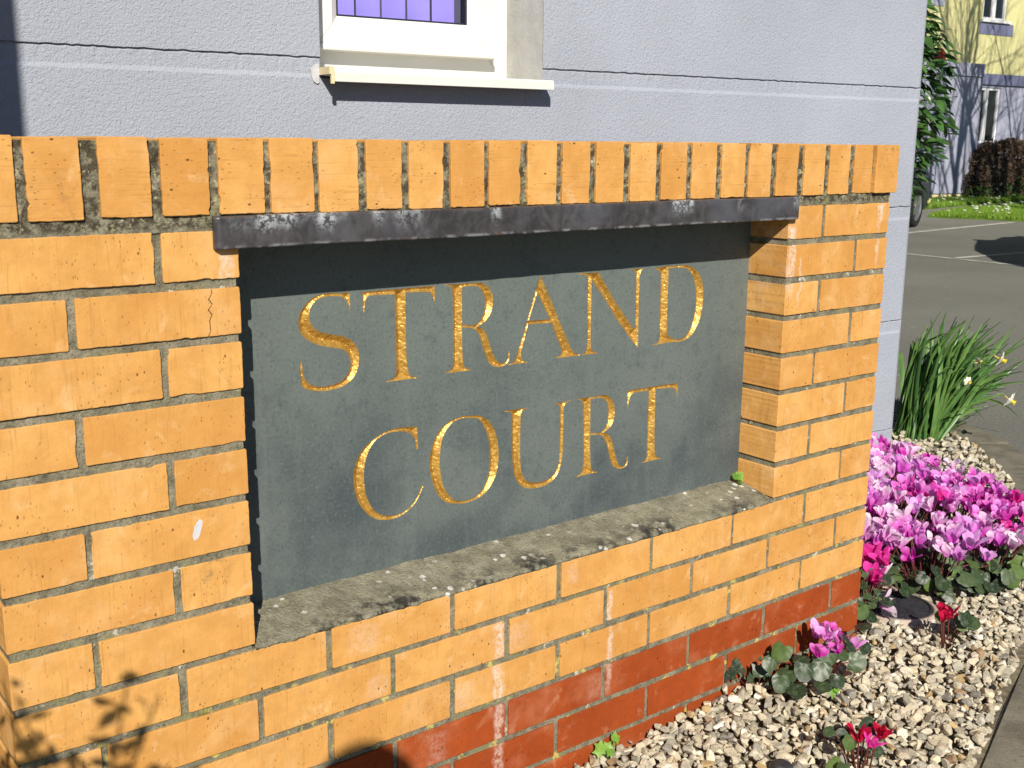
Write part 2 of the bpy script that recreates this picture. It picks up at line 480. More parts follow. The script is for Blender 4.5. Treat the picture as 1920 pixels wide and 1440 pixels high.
def concrete_mat():
    t = NT('kerb_concrete')
    p = t.pos()
    a = t.noise(p, 11.0, 5.0, 0.65); b = t.noise(p, 150.0, 4.0, 0.75)
    c = t.mix(t.ramp(a, 0.3, 0.7), (0.115, 0.105, 0.080), (0.205, 0.188, 0.145))
    c = t.mix(t.ramp(b, 0.5, 0.75, 0, 0.6), c, (0.26, 0.24, 0.20))
    c = t.mix(t.ramp(t.noise(p, 26.0, 5.0, 0.7), 0.6, 0.7, 0, 0.6), c, (0.10, 0.105, 0.045))
    return t.fin(c, 0.95, t.bump(t.math('ADD', a, b), 0.6, 0.004), 0.0, 0.15)
M['kerb'] = concrete_mat()

def stone_mat():
    t = NT('limestone_chippings')
    p = t.pos()
    c = t.attr('stone_colour')
    a = t.noise(p, 75.0, 5.0, 0.7); b = t.noise(p, 300.0, 3.0, 0.7)
    c = t.mix(t.ramp(a, 0.42, 0.70, 0, 0.55), c, (0.17, 0.155, 0.115))
    c = t.mix(t.ramp(a, 0.28, 0.42, 0.35, 0), c, (0.66, 0.60, 0.46))
    c = t.mix(t.ramp(b, 0.6, 0.8, 0, 0.4), c, (0.16, 0.14, 0.11))
    return t.fin(c, 0.85, t.bump(t.math('ADD', a, b), 0.5, 0.003), 0.0, 0.2)
M['stone'] = stone_mat()
M['soil'] = plain('bed_soil', (0.17, 0.145, 0.10), 1.0, 0, 0.1, 0.3, 60.0, 0.8, 120.0)
M['line'] = plain('road_paint', (0.42, 0.41, 0.37), 0.8, 0, 0.2, 0.25, 5.0)
def petalmat(name, base, tip):
    """petals deepen towards the throat of the flower"""
    t = NT(name)
    o = t.obj(); r = t.rand()
    z = t.sep(o)[2]
    f = t.math('ADD', t.math('ADD', z, t.math('MULTIPLY', t.math('SUBTRACT', r, 0.5), 0.022)), t.math('MULTIPLY', t.math('SUBTRACT', t.noise(t.vmath('MULTIPLY', o, (220.0, 220.0, 30.0)), 1.0, 3.0), 0.5), 0.022))
    c = t.mix(t.ramp(f, 0.002, 0.036), base, tip)
    t.fin(c, 0.5, None, 0.0, 0.3)
    tr = t.n('ShaderNodeBsdfTranslucent'); t.set(tr.inputs[0], c)
    mx = t.n('ShaderNodeMixShader'); mx.inputs[0].default_value = 0.4
    t.nt.links.new(t.b.outputs[0], mx.inputs[1]); t.nt.links.new(tr.outputs[0], mx.inputs[2])
    t.nt.links.new(mx.outputs[0], t.out.inputs[0])
    return t.m
M['petal_mag'] = petalmat('magenta_petal', (0.60, 0.03, 0.42), (0.82, 0.30, 0.74))
M['petal_lilac'] = petalmat('lilac_petal', (0.60, 0.08, 0.52), (0.76, 0.42, 0.80))
M['petal_pale'] = petalmat('pale_pink_petal', (0.72, 0.26, 0.62), (0.86, 0.74, 0.85))
M['petal_hot'] = petalmat('hot_pink_petal', (0.62, 0.008, 0.22), (0.80, 0.06, 0.42))
M['petal_red'] = petalmat('red_petal', (0.42, 0.003, 0.03), (0.62, 0.012, 0.075))
M['stem'] = plain('maroon_stem', (0.13, 0.035, 0.03), 0.5)
M['cyc_leaf'] = leafmat('cyclamen_leaf', (0.014, 0.026, 0.012), (0.046, 0.076, 0.026), 0.12, 0.42, 2.2, (0.085, 0.115, 0.07))
M['cyc_leaf2'] = leafmat('cyclamen_leaf_fresh', (0.055, 0.10, 0.025), (0.11, 0.17, 0.042), 0.2, 0.5, 2.2)
M['fresh'] = leafmat('fresh_leaf', (0.12, 0.26, 0.03), (0.22, 0.40, 0.06), 0.3, 0.45)
M['blade'] = leafmat('daffodil_leaf', (0.050, 0.135, 0.036), (0.155, 0.285, 0.070), 0.3, 0.38, 9.0)
M['daff_w'] = leafmat('cream_petal', (0.80, 0.78, 0.62), (0.88, 0.87, 0.76), 0.3, 0.5)
M['daff_y'] = leafmat('yellow_trumpet', (0.70, 0.55, 0.03), (0.80, 0.66, 0.06), 0.3, 0.5)
M['daff_brown'] = leafmat('withered_sheath', (0.33, 0.24, 0.10), (0.45, 0.35, 0.16), 0.2, 0.7)
M['camellia'] = leafmat('camellia_leaf', (0.022, 0.060, 0.016), (0.075, 0.165, 0.040), 0.12, 0.22, 14.0)
M['camellia_fl'] = leafmat('camellia_flower', (0.55, 0.05, 0.06), (0.72, 0.16, 0.16), 0.3, 0.5)
M['bud'] = leafmat('camellia_bud', (0.35, 0.36, 0.10), (0.50, 0.48, 0.18), 0.2, 0.5)
M['bark'] = plain('bark', (0.11, 0.085, 0.06), 0.9, 0, 0.2, 0.3, 20.0, 0.8, 40.0)
M['grass'] = leafmat('grass_blade', (0.10, 0.20, 0.018), (0.22, 0.36, 0.035), 0.35, 0.5, 1.5)
M['turf'] = plain('turf', (0.075, 0.135, 0.018), 1.0, 0, 0.1, 0.35, 3.0, 0.5, 30.0)
M['daisy'] = plain('white_petal', (0.8, 0.8, 0.76), 0.7)
M['hedge_twig'] = leafmat('brown_hedge', (0.045, 0.030, 0.020), (0.115, 0.075, 0.048), 0.15, 0.7, 2.5)
M['hedge_leaf'] = leafmat('hedge_foot_leaf', (0.05, 0.10, 0.02), (0.12, 0.20, 0.04), 0.25, 0.5, 2.5)
M['dark_leaf'] = leafmat('dark_shrub_leaf', (0.015, 0.03, 0.012), (0.05, 0.075, 0.025), 0.12, 0.45, 4.0)
M['black_iron'] = plain('black_plastic', (0.030, 0.031, 0.036), 0.45, 0.0, 0.5, 0.3, 60.0, 0.9, 150.0)
M['pinkstone'] = plain('cement_collar', (0.36, 0.29, 0.24), 0.9, 0, 0.2, 0.2, 40.0, 0.5, 150.0)
M['car_dark'] = plain('dark_blue_paint', (0.012, 0.016, 0.035), 0.22, 0.2, 0.6, 0.05, 2.0)
M['car_silver'] = plain('silver_paint', (0.35, 0.36, 0.37), 0.3, 0.6, 0.5, 0.05, 2.0)
M['tyre'] = plain('tyre_rubber', (0.016, 0.016, 0.017), 0.7, 0, 0.3, 0.2, 20.0, 0.4, 90.0)
M['alloy'] = plain('alloy', (0.55, 0.56, 0.58), 0.28, 0.9, 0.5, 0.05)
M['carglass'] = plain('tinted_glass', (0.012, 0.014, 0.016), 0.06, 0, 0.7, 0.05)
M['lamp'] = plain('lamp_lens', (0.5, 0.5, 0.5), 0.1, 0.2, 0.6)
M['tail'] = plain('tail_lens', (0.30, 0.01, 0.01), 0.15, 0, 0.6)
M['caster'] = plain('dark_caster_paint', (0.03, 0.03, 0.03), 0.45)
M['roof'] = plain('grey_roof', (0.12, 0.12, 0.13), 0.8, 0, 0.2, 0.2, 3.0, 0.5, 20.0)
# ================================================================== SETTING
GZ = -0.43                                   # asphalt level
g = MB()
g.box(-150, 150, -150, 150, GZ - 0.5, GZ)
tag(g.build('ground', M['asphalt']), kind='structure')

# planting bed: outline of the gravel bed between brick wall, house and kerb
EDGE = [(-0.9, -1.02), (0.2, -0.77), (0.7, -0.625), (1.17, -0.465), (1.667, -0.285), (2.15, -0.06), (2.6, 0.20), (3.0, 0.49), (3.3, 0.80), (3.5, 1.15), (3.6, 1.6), (3.62, 2.4)]
def bed_z(x, y):
    b = -0.405 + 0.022 * max(0.0, min(1.0, (x - 0.6) / 0.45))
    return b + 0.012 * noise.noise((x * 3.1, y * 3.1, 0.3))
def edge_y(x):
    for (xa, ya), (xb, yb) in zip(EDGE, EDGE[1:]):
        if xa <= x <= xb:
            return ya + (yb - ya) * (x - xa) / (xb - xa)
    return 9.0
def in_bed(x, y):
    if x > 3.62 or x < -0.9: return False
    return y > edge_y(x) + 0.006

bm_v = []; bm_f = []
xs = np.linspace(-0.9, 3.6, 60)
for i, x in enumerate(xs):
    y0 = edge_y(x) - 0.01
    for j in range(25):
        y = y0 + (2.4 - y0) * j / 24
        bm_v.append((x, y, bed_z(x, y) - 0.022))
for i in range(len(xs) - 1):
    for j in range(24):
        bm_f.append((i * 25 + j, (i + 1) * 25 + j, (i + 1) * 25 + j + 1, i * 25 + j + 1))
tag(link('planting_bed', mesh('planting_bed', bm_v, bm_f, M['soil'], True)), kind='structure')

# kerb of concrete edging lengths along the bed
kerb = empty('kerb', (1.2, -0.5, GZ))
tag(kerb, kind='structure')
def kerb_pt(s):
    n = len(EDGE) - 1
    k = min(int(s), n - 1); f = s - k
    a, b = Vector(EDGE[k]), Vector(EDGE[k + 1])
    return a.lerp(b, f)
for k in range(len(EDGE) - 1):
    a, b = Vector(EDGE[k]), Vector(EDGE[k + 1])
    d = (b - a).normalized(); nrm = Vector((d.y, -d.x))
    pa = Vector(EDGE[k - 1]) if k else a - d
    pb = Vector(EDGE[k + 2]) if k + 2 < len(EDGE) else b + d
    na = ((a - pa).normalized() + d); na = Vector((na.y, -na.x)).normalized()
    nb = ((pb - b).normalized() + d); nb = Vector((nb.y, -nb.x)).normalized()
    W = 0.16; gap = 0.003
    a2 = a + d * gap; b2 = b - d * gap
    q = [a2, b2, b2 + nb * W, a2 + na * W]
    bm = bmesh.new()
    zt = -0.397 + random.Random(k).uniform(-0.004, 0.004)
    vb = [bm.verts.new((p.x, p.y, GZ - 0.1)) for p in q]; vt = [bm.verts.new((p.x, p.y, zt)) for p in q]
    bm.faces.new(vt); bm.faces.new(vb[::-1])
    for i in range(4):
        bm.faces.new((vb[i], vb[(i + 1) % 4], vt[(i + 1) % 4], vt[i]))
    bmesh.ops.recalc_face_normals(bm, faces=bm.faces)
    bmesh.ops.bevel(bm, geom=[e for e in bm.edges if all(v.co.z > GZ for v in e.verts)], offset=0.007, segments=2, affect='EDGES')
    me = bpy.data.meshes.new('edging_stone'); bm.to_mesh(me); bm.free(); me.materials.append(M['kerb'])
    link('edging_stone', me, kerb)

# ================================================================== BRICK WALL
rng = random.Random(11)
wall = empty('brick_wall', (0.57, 0.1, GZ))
tag(wall, 'low garden wall of orange bricks with red bricks at its foot and upright coping', 'wall')

def outline(w, h, rng, chips=2, step=0.0045, rough=0.0005):
    pts = []
    x0, x1, z0, z1 = -w / 2, w / 2, -h / 2, h / 2
    c = 0.0016
    corners = [(x0, z0), (x1, z0), (x1, z1), (x0, z1)]
    nrms = [(0, 1), (-1, 0), (0, -1), (1, 0)]
    seed = rng.random() * 100
    ch = []
    for _ in range(chips):
        side = rng.choice([0, 0, 2, 2, 1, 3])
        ch.append((side, rng.random(), rng.uniform(0.003, 0.020), rng.uniform(0.0008, 0.0030)))
    for k in range(4):
        a = Vector(corners[k]); b = Vector(corners[(k + 1) % 4]); d = b - a; L = d.length; d.normalize()
        n = Vector(nrms[k])
        m = max(2, int(L / step))
        for i in range(m):
            s = c + (L - 2 * c) * i / (m - 1)
            p = a + d * s
            q = noise.noise((seed + p.x * 40, p.y * 40, k)) * rough * 0.8 + noise.noise((seed + p.x * 330, p.y * 330, k + 5)) * rough * 1.3
            q = max(q, -0.0003)
            for (sd, f, wd, dp) in ch:
                if sd == k:
                    e = abs(s - f * L)
                    if e < wd: q += dp * (1 - (e / wd) ** 2) * (0.35 + 0.65 * rng.random())
            pts.append(p + n * q)
    return pts

def prism(mb, pts, d, bev=0.0007):
    n = len(pts)
    c = sum(pts, Vector((0, 0))) / n
    ins = []
    for i in range(n):
        t = (pts[(i + 1) % n] - pts[i - 1])
        t = t.normalized() if t.length > 1e-9 else Vector((1, 0))
        ins.append(pts[i] + Vector((-t.y, t.x)) * bev)
    vs = [(p.x, -d / 2, p.y) for p in ins] + [(p.x, -d / 2 + bev, p.y) for p in pts] + [(p.x, d / 2, p.y) for p in pts]
    fs = [tuple(range(n))]
    for i in range(n):
        j = (i + 1) % n
        fs.append((i, n + i, n + j, j)); fs.append((n + i, 2 * n + i, 2 * n + j, n + j))
    fs.append(tuple(range(3 * n - 1, 2 * n - 1, -1)))
    fs = [tuple(reversed(f)) for f in fs]
    mb.add(vs, fs)

def put_brick(x0, x1, z0, z1, y0, depth, mat, upright=False, chips=2, tilt=0.35, crack=None, name='brick'):
    w, h = x1 - x0, z1 - z0
    mb = MB()
    if crack is not None:
        pts = outline(w, h, rng, 2)
        xc = crack - (x0 + x1) / 2
        zz = [-h / 2 + h * i / 9 for i in range(10)]
        cx = [xc + rng.uniform(-0.0035, 0.0035) + 0.006 * (z / h) for z in zz]
        lb = [p for p in pts if p.x < xc - 0.006]; rb = [p for p in pts if p.x > xc + 0.006]
        lb.sort(key=lambda p: 0)
        # left piece: bottom run, crack upward, top run
        bot = sorted([p for p in pts if p.y < 0 and abs(p.y + h / 2) < 0.006], key=lambda p: p.x)
        top = sorted([p for p in pts if p.y > 0 and abs(p.y - h / 2) < 0.006], key=lambda p: p.x)
        lefts = sorted([p for p in pts if abs(p.x + w / 2) < 0.006 and abs(p.y) < h / 2 - 0.006], key=lambda p: -p.y)
        rights = sorted([p for p in pts if abs(p.x - w / 2) < 0.006 and abs(p.y) < h / 2 - 0.006], key=lambda p: p.y)
        gl = [Vector((x - 0.0009, z)) for x, z in zip(cx, zz)]; gr = [Vector((x + 0.0009, z)) for x, z in zip(cx, zz)]
        prism(mb, [p for p in bot if p.x < xc - 0.006] + gl + [p for p in reversed(top) if p.x < xc - 0.006] + lefts, depth, 0.0005)
        prism(mb, list(reversed(gr)) + [p for p in bot if p.x > xc + 0.006] + rights + [p for p in reversed(top) if p.x > xc + 0.006], depth, 0.0005)
    elif upright:
        prism(mb, outline(h, w, rng, chips), depth)
    else:
        prism(mb, outline(w, h, rng, chips), depth)
    me = mb.mesh(name, mat)
    T = Matrix.Translation(((x0 + x1) / 2, y0 + depth / 2 + rng.uniform(-0.001, 0.0008), (z0 + z1) / 2))
    Rm = Matrix.Rotation(R(rng.uniform(-tilt, tilt)), 4, 'Y') @ Matrix.Rotation(R(rng.uniform(-tilt, tilt)), 4, 'Z')
    if upright:
        Rm = Rm @ Matrix.Rotation(R(90), 4, 'Y')
    return link(name, me, wall, matrix=T @ Rm)

HB, SB = 0.1025, 0.215
XR, XL, RX = 1.4625, -0.3275, 1.135
def course(k):
    zt = 0.6 - 0.075 * (k - 1) - 0.0056
    return zt - 0.0638, zt
for k in range(1, 9):
    z0, z1 = course(k)
    if k % 2:
        rows = [(XL, XL + SB, 0.1025), (-HB, 0.0, 0.215), (RX, RX + HB, 0.215), (XR - SB, XR, 0.1025)]
    else:
        rows = [(XL, XL + HB, 0.215), (-SB, 0.0, 0.1025), (RX, RX + SB, 0.1025), (XR - HB, XR, 0.215)]
    for (a, b, d) in rows:
        jit = rng.uniform(-0.0012, 0.0012)
        a2 = a if a in (XL, RX) else a + jit
        b2 = b if b in (0.0, XR) else b + jit
        cr = -0.042 if (k == 2 and b == 0.0) else None
        put_brick(a2, b2, z0 + rng.uniform(-0.0008, 0.0008), z1 + rng.uniform(-0.0008, 0.0008), 0.0, d, M['buff'], chips=rng.choice([1, 2, 3, 4]), crack=cr)
for k in range(9, 16):
    z0, z1 = course(k)
    mt = M['buff'] if k < 12 else M['red']
    spans = []
    if k % 2:
        x = XR
        while x > XL + 0.05:
            spans.append((x - SB, x)); x -= 0.225
    else:
        spans.append((XR - HB, XR)); x = XR - 0.1125
        while x - SB > XL + 0.05:
            spans.append((x - SB, x)); x -= 0.225
        spans.append((XL, XL + HB))
    for (a, b) in spans:
        jit = rng.uniform(-0.0012, 0.0012)
        put_brick(a + (jit if a > XL + 0.01 else 0), b + (jit if b < XR - 0.01 else 0), z0 + rng.uniform(-0.0008, 0.0008), z1 + rng.uniform(-0.0008, 0.0008), 0.0, 0.1025 if b - a > 0.15 else 0.215, mt, chips=rng.choice([0, 1, 1, 2]))
# coping bricks standing on edge
COP = [(-0.335, -0.2725), (-0.2597, -0.1963), (-0.1745, -0.1119), (-0.0994, -0.0368), (-0.0231, 0.0402), (0.0488, 0.1129), (0.1228, 0.184), (0.1962, 0.2549), (0.2676, 0.3274), (0.3401, 0.4016), (0.4126, 0.4732), (0.4866, 0.5452), (0.5581, 0.6163), (0.6302, 0.6917), (0.7079, 0.7678), (0.7806, 0.8421), (0.8568, 0.9195), (0.9335, 0.9956), (1.0074, 1.0703), (1.0856, 1.1483), (1.167, 1.2309), (1.2466, 1.3117), (1.3257, 1.3864), (1.3925, 1.470)]
for i, (a, b) in enumerate(COP):
    o = put_brick(a, b, 0.6145 + rng.uniform(-0.001, 0.001), 0.7125 + rng.uniform(-0.0012, 0.0012), -0.003 - (0.004 if i == len(COP) - 1 else 0), 0.22, M['buff'], True, chips=rng.choice([2, 3, 4]), tilt=0.5)
    if i == 0:
        o.rotation_euler.rotate_axis('Y', 0) if False else None
# the back leaf of the wall, seen from behind and at the ends
for k in range(1, 16):
    z0, z1 = course(k)
    mt = M['buff'] if k < 12 else M['red']
    x = XL + (0.0 if k % 2 else 0.1125)
    while x + SB < XR + 0.01:
        put_brick(x, x + SB, z0, z1, 0.2205, 0.1025, mt, chips=0, tilt=0.1)
        x += 0.225

# mortar: joints a few millimetres behind the brick faces
def panel(mb, x0, x1, z0, z1, y, amp=0.0012, cell=0.0042):
    nu = max(1, int((x1 - x0) / cell)); nv = max(1, int((z1 - z0) / cell))
    def P(u, v):
        x = x0 + (x1 - x0) * u; z = z0 + (z1 - z0) * v
        return (x, y + amp * noise.noise((x * 90, 3.3, z * 90)) + amp * 0.9 * noise.noise((x * 22, 8.1, z * 22)), z)
    mb.grid(P, nu, nv)
def block(mb, x0, x1, z0, z1, y0, y1):
    mb.quad((x0, y1, z0), (x0, y1, z1), (x1, y1, z1), (x1, y1, z0))
    mb.quad((x0, y0, z0), (x0, y0, z1), (x0, y1, z1), (x0, y1, z0))
    mb.quad((x1, y0, z0), (x1, y1, z0), (x1, y1, z1), (x1, y0, z1))
    mb.quad((x0, y0, z1), (x1, y0, z1), (x1, y1, z1), (x0, y1, z1))
    mb.quad((x0, y0, z0), (x0, y1, z0), (x1, y1, z0), (x1, y0, z0))
mo = MB()
e = 0.0035
YM = 0.0030
for (a, b) in ((XL + e, -e), (RX + e, XR - e)):
    panel(mo, a, b, -0.002, 0.6, YM)
    block(mo, a, b, -0.002, 0.6, YM, 0.318)
panel(mo, XL + e, XR - e, -0.55, -0.002, YM)
block(mo, XL + e, XR - e, -0.55, -0.0021, YM, 0.318)
panel(mo, XL + e, 1.4605, 0.6, 0.7085, 0.0016, 0.0026, 0.0035)
block(mo, XL + e, 1.4605, 0.6005, 0.7085, 0.0060, 0.212)
block(mo, -0.01, RX + 0.01, -0.0022, 0.601, 0.13, 0.315)
# thick bed under the coping
for (a, b) in ((XL + 0.002, -0.037), (1.153, XR - 0.002)):
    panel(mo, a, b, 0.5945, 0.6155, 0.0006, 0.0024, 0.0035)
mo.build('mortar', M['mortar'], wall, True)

# ---- slate name stone with cut letters
YP = 0.095
LETTERS = [
    ('S', ['2202,4528,1 2199,4848,1 2035,4850,0 1841,4862,0 1704,4854,0 1567,4809,0 1449,4720,0 1366,4617,0 1326,4511,0 1327,4388,0 1373,4273,0 1478,4176,0 1598,4108,0 1721,4064,0 1872,4030,0 2011,3994,0 2095,3956,0 2157,3879,0 2188,3786,0 2181,3697,0 2135,3587,0 2055,3506,0 1926,3458,0 1771,3439,0 1618,3452,0 1510,3491,0 1423,3565,0 1379,3664,0 1362,3766,0 1359,3866,1 1332,3869,1 1322,3759,0 1331,3633,0 1334,3532,0 1372,3465,0 1480,3413,0 1616,3383,0 1769,3369,0 1938,3382,0 2081,3419,0 2212,3500,0 2294,3619,0 2334,3744,0 2337,3872,0 2310,3978,0 2241,4074,0 2157,4140,0 2031,4190,0 1878,4230,0 1727,4270,0 1646,4303,0 1566,4372,0 1515,4457,0 1502,4557,0 1528,4665,0 1592,4746,0 1675,4794,0 1771,4815,0 1923,4812,0 2048,4794,0 2123,4747,0 2171,4662,0 2194,4572,0']),
    ('T', ['2418,4838,1 3747,4842,1 3757,4714,0 3749,4556,1 3714,4664,0 3667,4734,0 3597,4754,1 3198,4775,1 3195,4365,0 3200,3839,0 3215,3598,0 3241,3475,0 3287,3409,0 3419,3376,1 3419,3365,1 3132,3371,0 2813,3374,1 2813,3386,1 2934,3406,0 2996,3458,0 3010,3569,0 3010,3859,0 3004,4382,0 2999,4757,1 2765,4768,0 2575,4774,0 2495,4751,0 2464,4671,0 2447,4520,1 2422,4522,1 2422,4687,0']),
    ('R', ['3931,4847,1 4203,4838,1 4448,4834,0 4647,4829,0 4781,4781,0 4874,4686,0 4921,4566,0 4918,4442,0 4876,4308,0 4783,4192,0 4682,4132,0 4607,4098,1 4691,4062,0 4767,3986,0 4819,3870,0 4862,3754,0 4923,3607,0 5001,3486,0 5080,3428,0 5149,3413,0 5211,3441,0 5250,3515,0 5256,3614,1 5277,3612,1 5280,3512,0 5251,3430,0 5167,3368,0 5063,3359,0 4959,3378,0 4864,3431,0 4795,3537,0 4743,3668,0 4692,3799,0 4649,3928,0 4599,4009,0 4532,4063,0 4448,4092,0 4287,4114,1 4291,3813,0 4307,3536,0 4348,3434,0 4465,3379,1 4465,3368,1 4200,3376,0 3930,3383,1 3930,3394,1 4036,3409,0 4093,3457,0 4110,3626,0 4112,4103,0 4105,4508,0 4093,4749,0 4042,4813,0 3931,4838,1', '4288,4782,1 4448,4788,0 4597,4770,0 4689,4693,0 4745,4579,0 4757,4455,0 4732,4320,0 4674,4215,0 4582,4141,0 4448,4133,0 4287,4168,1']),
    ('A', ['5932,4871,1 6216,4360,1 6371,4058,0 6569,3689,0 6688,3484,0 6777,3408,0 6904,3375,1 6895,3361,1 6595,3368,0 6320,3373,1 6324,3385,1 6423,3417,0 6450,3480,0 6420,3571,0 6302,3803,0 6208,4015,1 5679,4037,1 5641,3910,0 5572,3702,0 5529,3550,0 5548,3447,0 5603,3398,0 5694,3373,1 5688,3362,1 5433,3371,0 5239,3368,1 5239,3382,1 5344,3398,0 5423,3490,0 5483,3654,0 5605,3956,0 5742,4355,1', '5874,4572,1 6166,4084,1 5689,4097,1']),
    ('N', ['6749,4853,1 7290,4832,1 7698,4288,1 8193,3729,1 8245,3755,1 8230,4323,0 8222,4756,0 8189,4803,0 8115,4835,1 8115,4845,1 8427,4837,1 8351,4800,0 8318,4712,0 8310,4317,0 8318,3856,0 8325,3351,1 8227,3439,1 7751,3952,1 7414,4385,1 7124,4715,1 7126,4259,0 7131,3664,0 7147,3467,0 7198,3401,0 7298,3368,1 7299,3356,1 7091,3360,0 6924,3362,1 6924,3374,1 6992,3393,0 7038,3479,0 7050,3746,0 7036,4414,0 7033,4751,0 6990,4797,0 6873,4826,0']),
    ('D', ['8693,4834,1 9016,4842,0 9278,4840,0 9545,4832,0 9705,4788,0 9870,4684,0 9983,4534,0 10041,4338,0 10050,4097,0 10014,3858,0 9935,3655,0 9807,3489,0 9653,3391,0 9496,3358,0 9249,3364,0 8939,3367,0 8701,3352,1 8696,3368,1 8840,3393,0 8880,3468,0 8876,3751,0 8870,4220,0 8861,4685,0 8825,4764,0 8694,4821,1', '9061,4804,1 9280,4801,0 9481,4783,0 9618,4731,0 9727,4614,0 9806,4434,0 9849,4224,0 9845,3985,0 9801,3764,0 9721,3578,0 9604,3444,0 9471,3401,0 9290,3419,0 9165,3471,0 9094,3558,0 9078,3733,0 9067,4205,0 9068,4594,0']),
    ('C', ['3387,2557,1 3197,2584,0 3011,2592,0 2827,2570,0 2660,2521,0 2494,2434,0 2358,2322,0 2267,2197,0 2212,2046,0 2189,1889,0 2203,1712,0 2251,1527,0 2336,1374,0 2453,1234,0 2572,1148,0 2693,1102,0 2862,1077,0 3018,1092,0 3177,1151,0 3321,1250,0 3418,1372,0 3476,1474,0 3503,1532,1 3460,1540,1 3419,1428,0 3338,1310,0 3225,1212,0 3098,1153,0 2957,1132,0 2817,1147,0 2680,1195,0 2575,1272,0 2487,1399,0 2422,1548,0 2391,1704,0 2380,1868,0 2388,2029,0 2421,2171,0 2476,2296,0 2553,2404,0 2660,2481,0 2796,2527,0 2949,2538,0 3118,2519,0 3242,2472,0 3312,2414,0 3350,2318,0 3367,2184,1 3404,2178,1 3405,2323,0']),
    ('O', ['4489,2588,0 4659,2556,0 4814,2470,0 4919,2346,0 4998,2189,0 5044,1993,0 5059,1815,0 5046,1626,0 4994,1443,0 4907,1297,0 4784,1179,0 4628,1106,0 4455,1073,0 4284,1070,0 4115,1103,0 3982,1143,0 3866,1230,0 3768,1363,0 3688,1549,0 3638,1742,0 3627,1912,0 3652,2076,0 3710,2248,0 3808,2400,0 3956,2518,0 4121,2578,0 4304,2598,0', '4472,2548,0 4608,2514,0 4693,2437,0 4780,2280,0 4842,2098,0 4872,1904,0 4873,1729,0 4849,1542,0 4801,1390,0 4723,1257,0 4610,1161,0 4455,1117,0 4284,1118,0 4149,1154,0 4049,1231,0 3950,1358,0 3881,1514,0 3845,1705,0 3829,1878,0 3842,2059,0 3873,2237,0 3939,2381,0 4054,2496,0 4187,2554,0 4320,2566,0']),
    ('U', ['5183,2557,1 5182,2570,1 5441,2563,0 5694,2557,1 5695,2545,1 5586,2528,0 5541,2454,0 5532,2175,0 5532,1731,0 5553,1473,0 5601,1329,0 5685,1223,0 5807,1168,0 5976,1140,0 6146,1152,0 6298,1220,0 6391,1327,0 6431,1458,0 6440,1733,0 6440,2189,0 6434,2462,0 6394,2512,0 6299,2540,1 6298,2552,1 6460,2548,0 6687,2555,1 6687,2543,1 6576,2518,0 6524,2449,0 6520,2025,0 6516,1644,0 6486,1434,0 6431,1274,0 6337,1151,0 6205,1083,0 6034,1045,0 5846,1050,0 5678,1084,0 5548,1158,0 5446,1282,0 5390,1442,0 5360,1685,0 5348,2056,0 5343,2467,0 5316,2522,0']),
    ('R2', ['6861,2562,1 7173,2553,0 7353,2549,0 7536,2546,0 7640,2491,0 7726,2394,0 7772,2262,0 7773,2120,0 7730,1985,0 7641,1888,0 7509,1829,1 7614,1782,0 7689,1707,0 7745,1587,0 7792,1436,0 7851,1266,0 7919,1142,0 7995,1089,0 8069,1092,0 8114,1141,0 8122,1261,1 8147,1257,1 8148,1135,0 8091,1064,0 7986,1042,0 7858,1076,0 7761,1145,0 7683,1295,0 7635,1462,0 7589,1596,0 7534,1700,0 7460,1774,0 7357,1809,0 7171,1831,1 7185,1504,0 7210,1217,0 7257,1130,0 7370,1091,1 7371,1078,1 7117,1083,0 6847,1080,1 6847,1095,1 6955,1128,0 7003,1206,0 7014,1532,0 7000,2000,0 6978,2434,0 6956,2505,0 6861,2544,1', '7164,2516,1 7335,2511,0 7467,2491,0 7561,2408,0 7606,2285,0 7611,2144,0 7586,1991,0 7528,1889,0 7417,1843,0 7295,1854,0 7174,1868,1']),
    ('T2', ['8081,2552,1 8647,2550,0 9423,2533,1 9450,2391,0 9445,2236,1 9406,2364,0 9350,2437,0 9224,2466,0 8829,2490,1 8839,2099,0 8846,1610,0 8875,1227,0 8913,1138,0 9039,1076,1 9040,1062,1 8806,1066,0 8531,1063,1 8530,1080,1 8627,1104,0 8657,1181,0 8654,1476,0 8653,1963,0 8650,2486,1 8434,2490,0 8264,2489,0 8180,2452,0 8138,2355,0 8110,2216,1 8093,2219,1 8088,2393,0']),
]

def catmull(ct):
    pts = [tuple(int(q) for q in s.split(',')) for s in ct.split()]
    n = len(pts); out = []
    P = [Vector((p[0] / 1e4, p[1] / 1e4)) for p in pts]
    for i in range(n):
        a, b = P[i], P[(i + 1) % n]
        ca, cb = pts[i][2], pts[(i + 1) % n][2]
        L = (b - a).length
        out.append(a)
        if ca and cb: 
            m = int(L / 0.006)
            for k in range(1, m): out.append(a.lerp(b, k / m))
            continue
        t0 = (b - P[i - 1]) * 0.5 if not ca else (b - a)
        t1 = (P[(i + 2) % n] - a) * 0.5 if not cb else (b - a)
        t0 = t0.normalized() * min(t0.length, L * 1.1); t1 = t1.normalized() * min(t1.length, L * 1.1)
        m = max(2, int(L / 0.0028))
        for k in range(1, m):
            s = k / m
            out.append(a * (2 * s**3 - 3 * s**2 + 1) + t0 * (s**3 - 2 * s**2 + s) + b * (-2 * s**3 + 3 * s**2) + t1 * (s**3 - s**2))
    return out

def inside(px, pz, loops):
    c = np.zeros(len(px), bool)
    for lp in loops:
        A = np.array([(p.x, p.y) for p in lp]); B = np.roll(A, -1, 0)
        for (x1, z1), (x2, z2) in zip(A, B):
            cond = (z1 > pz) != (z2 > pz)
            if cond.any():
                xi = (x2 - x1) * (pz - z1) / (z2 - z1 if z2 != z1 else 1e-12) + x1
                c ^= cond & (px < xi)
    return c

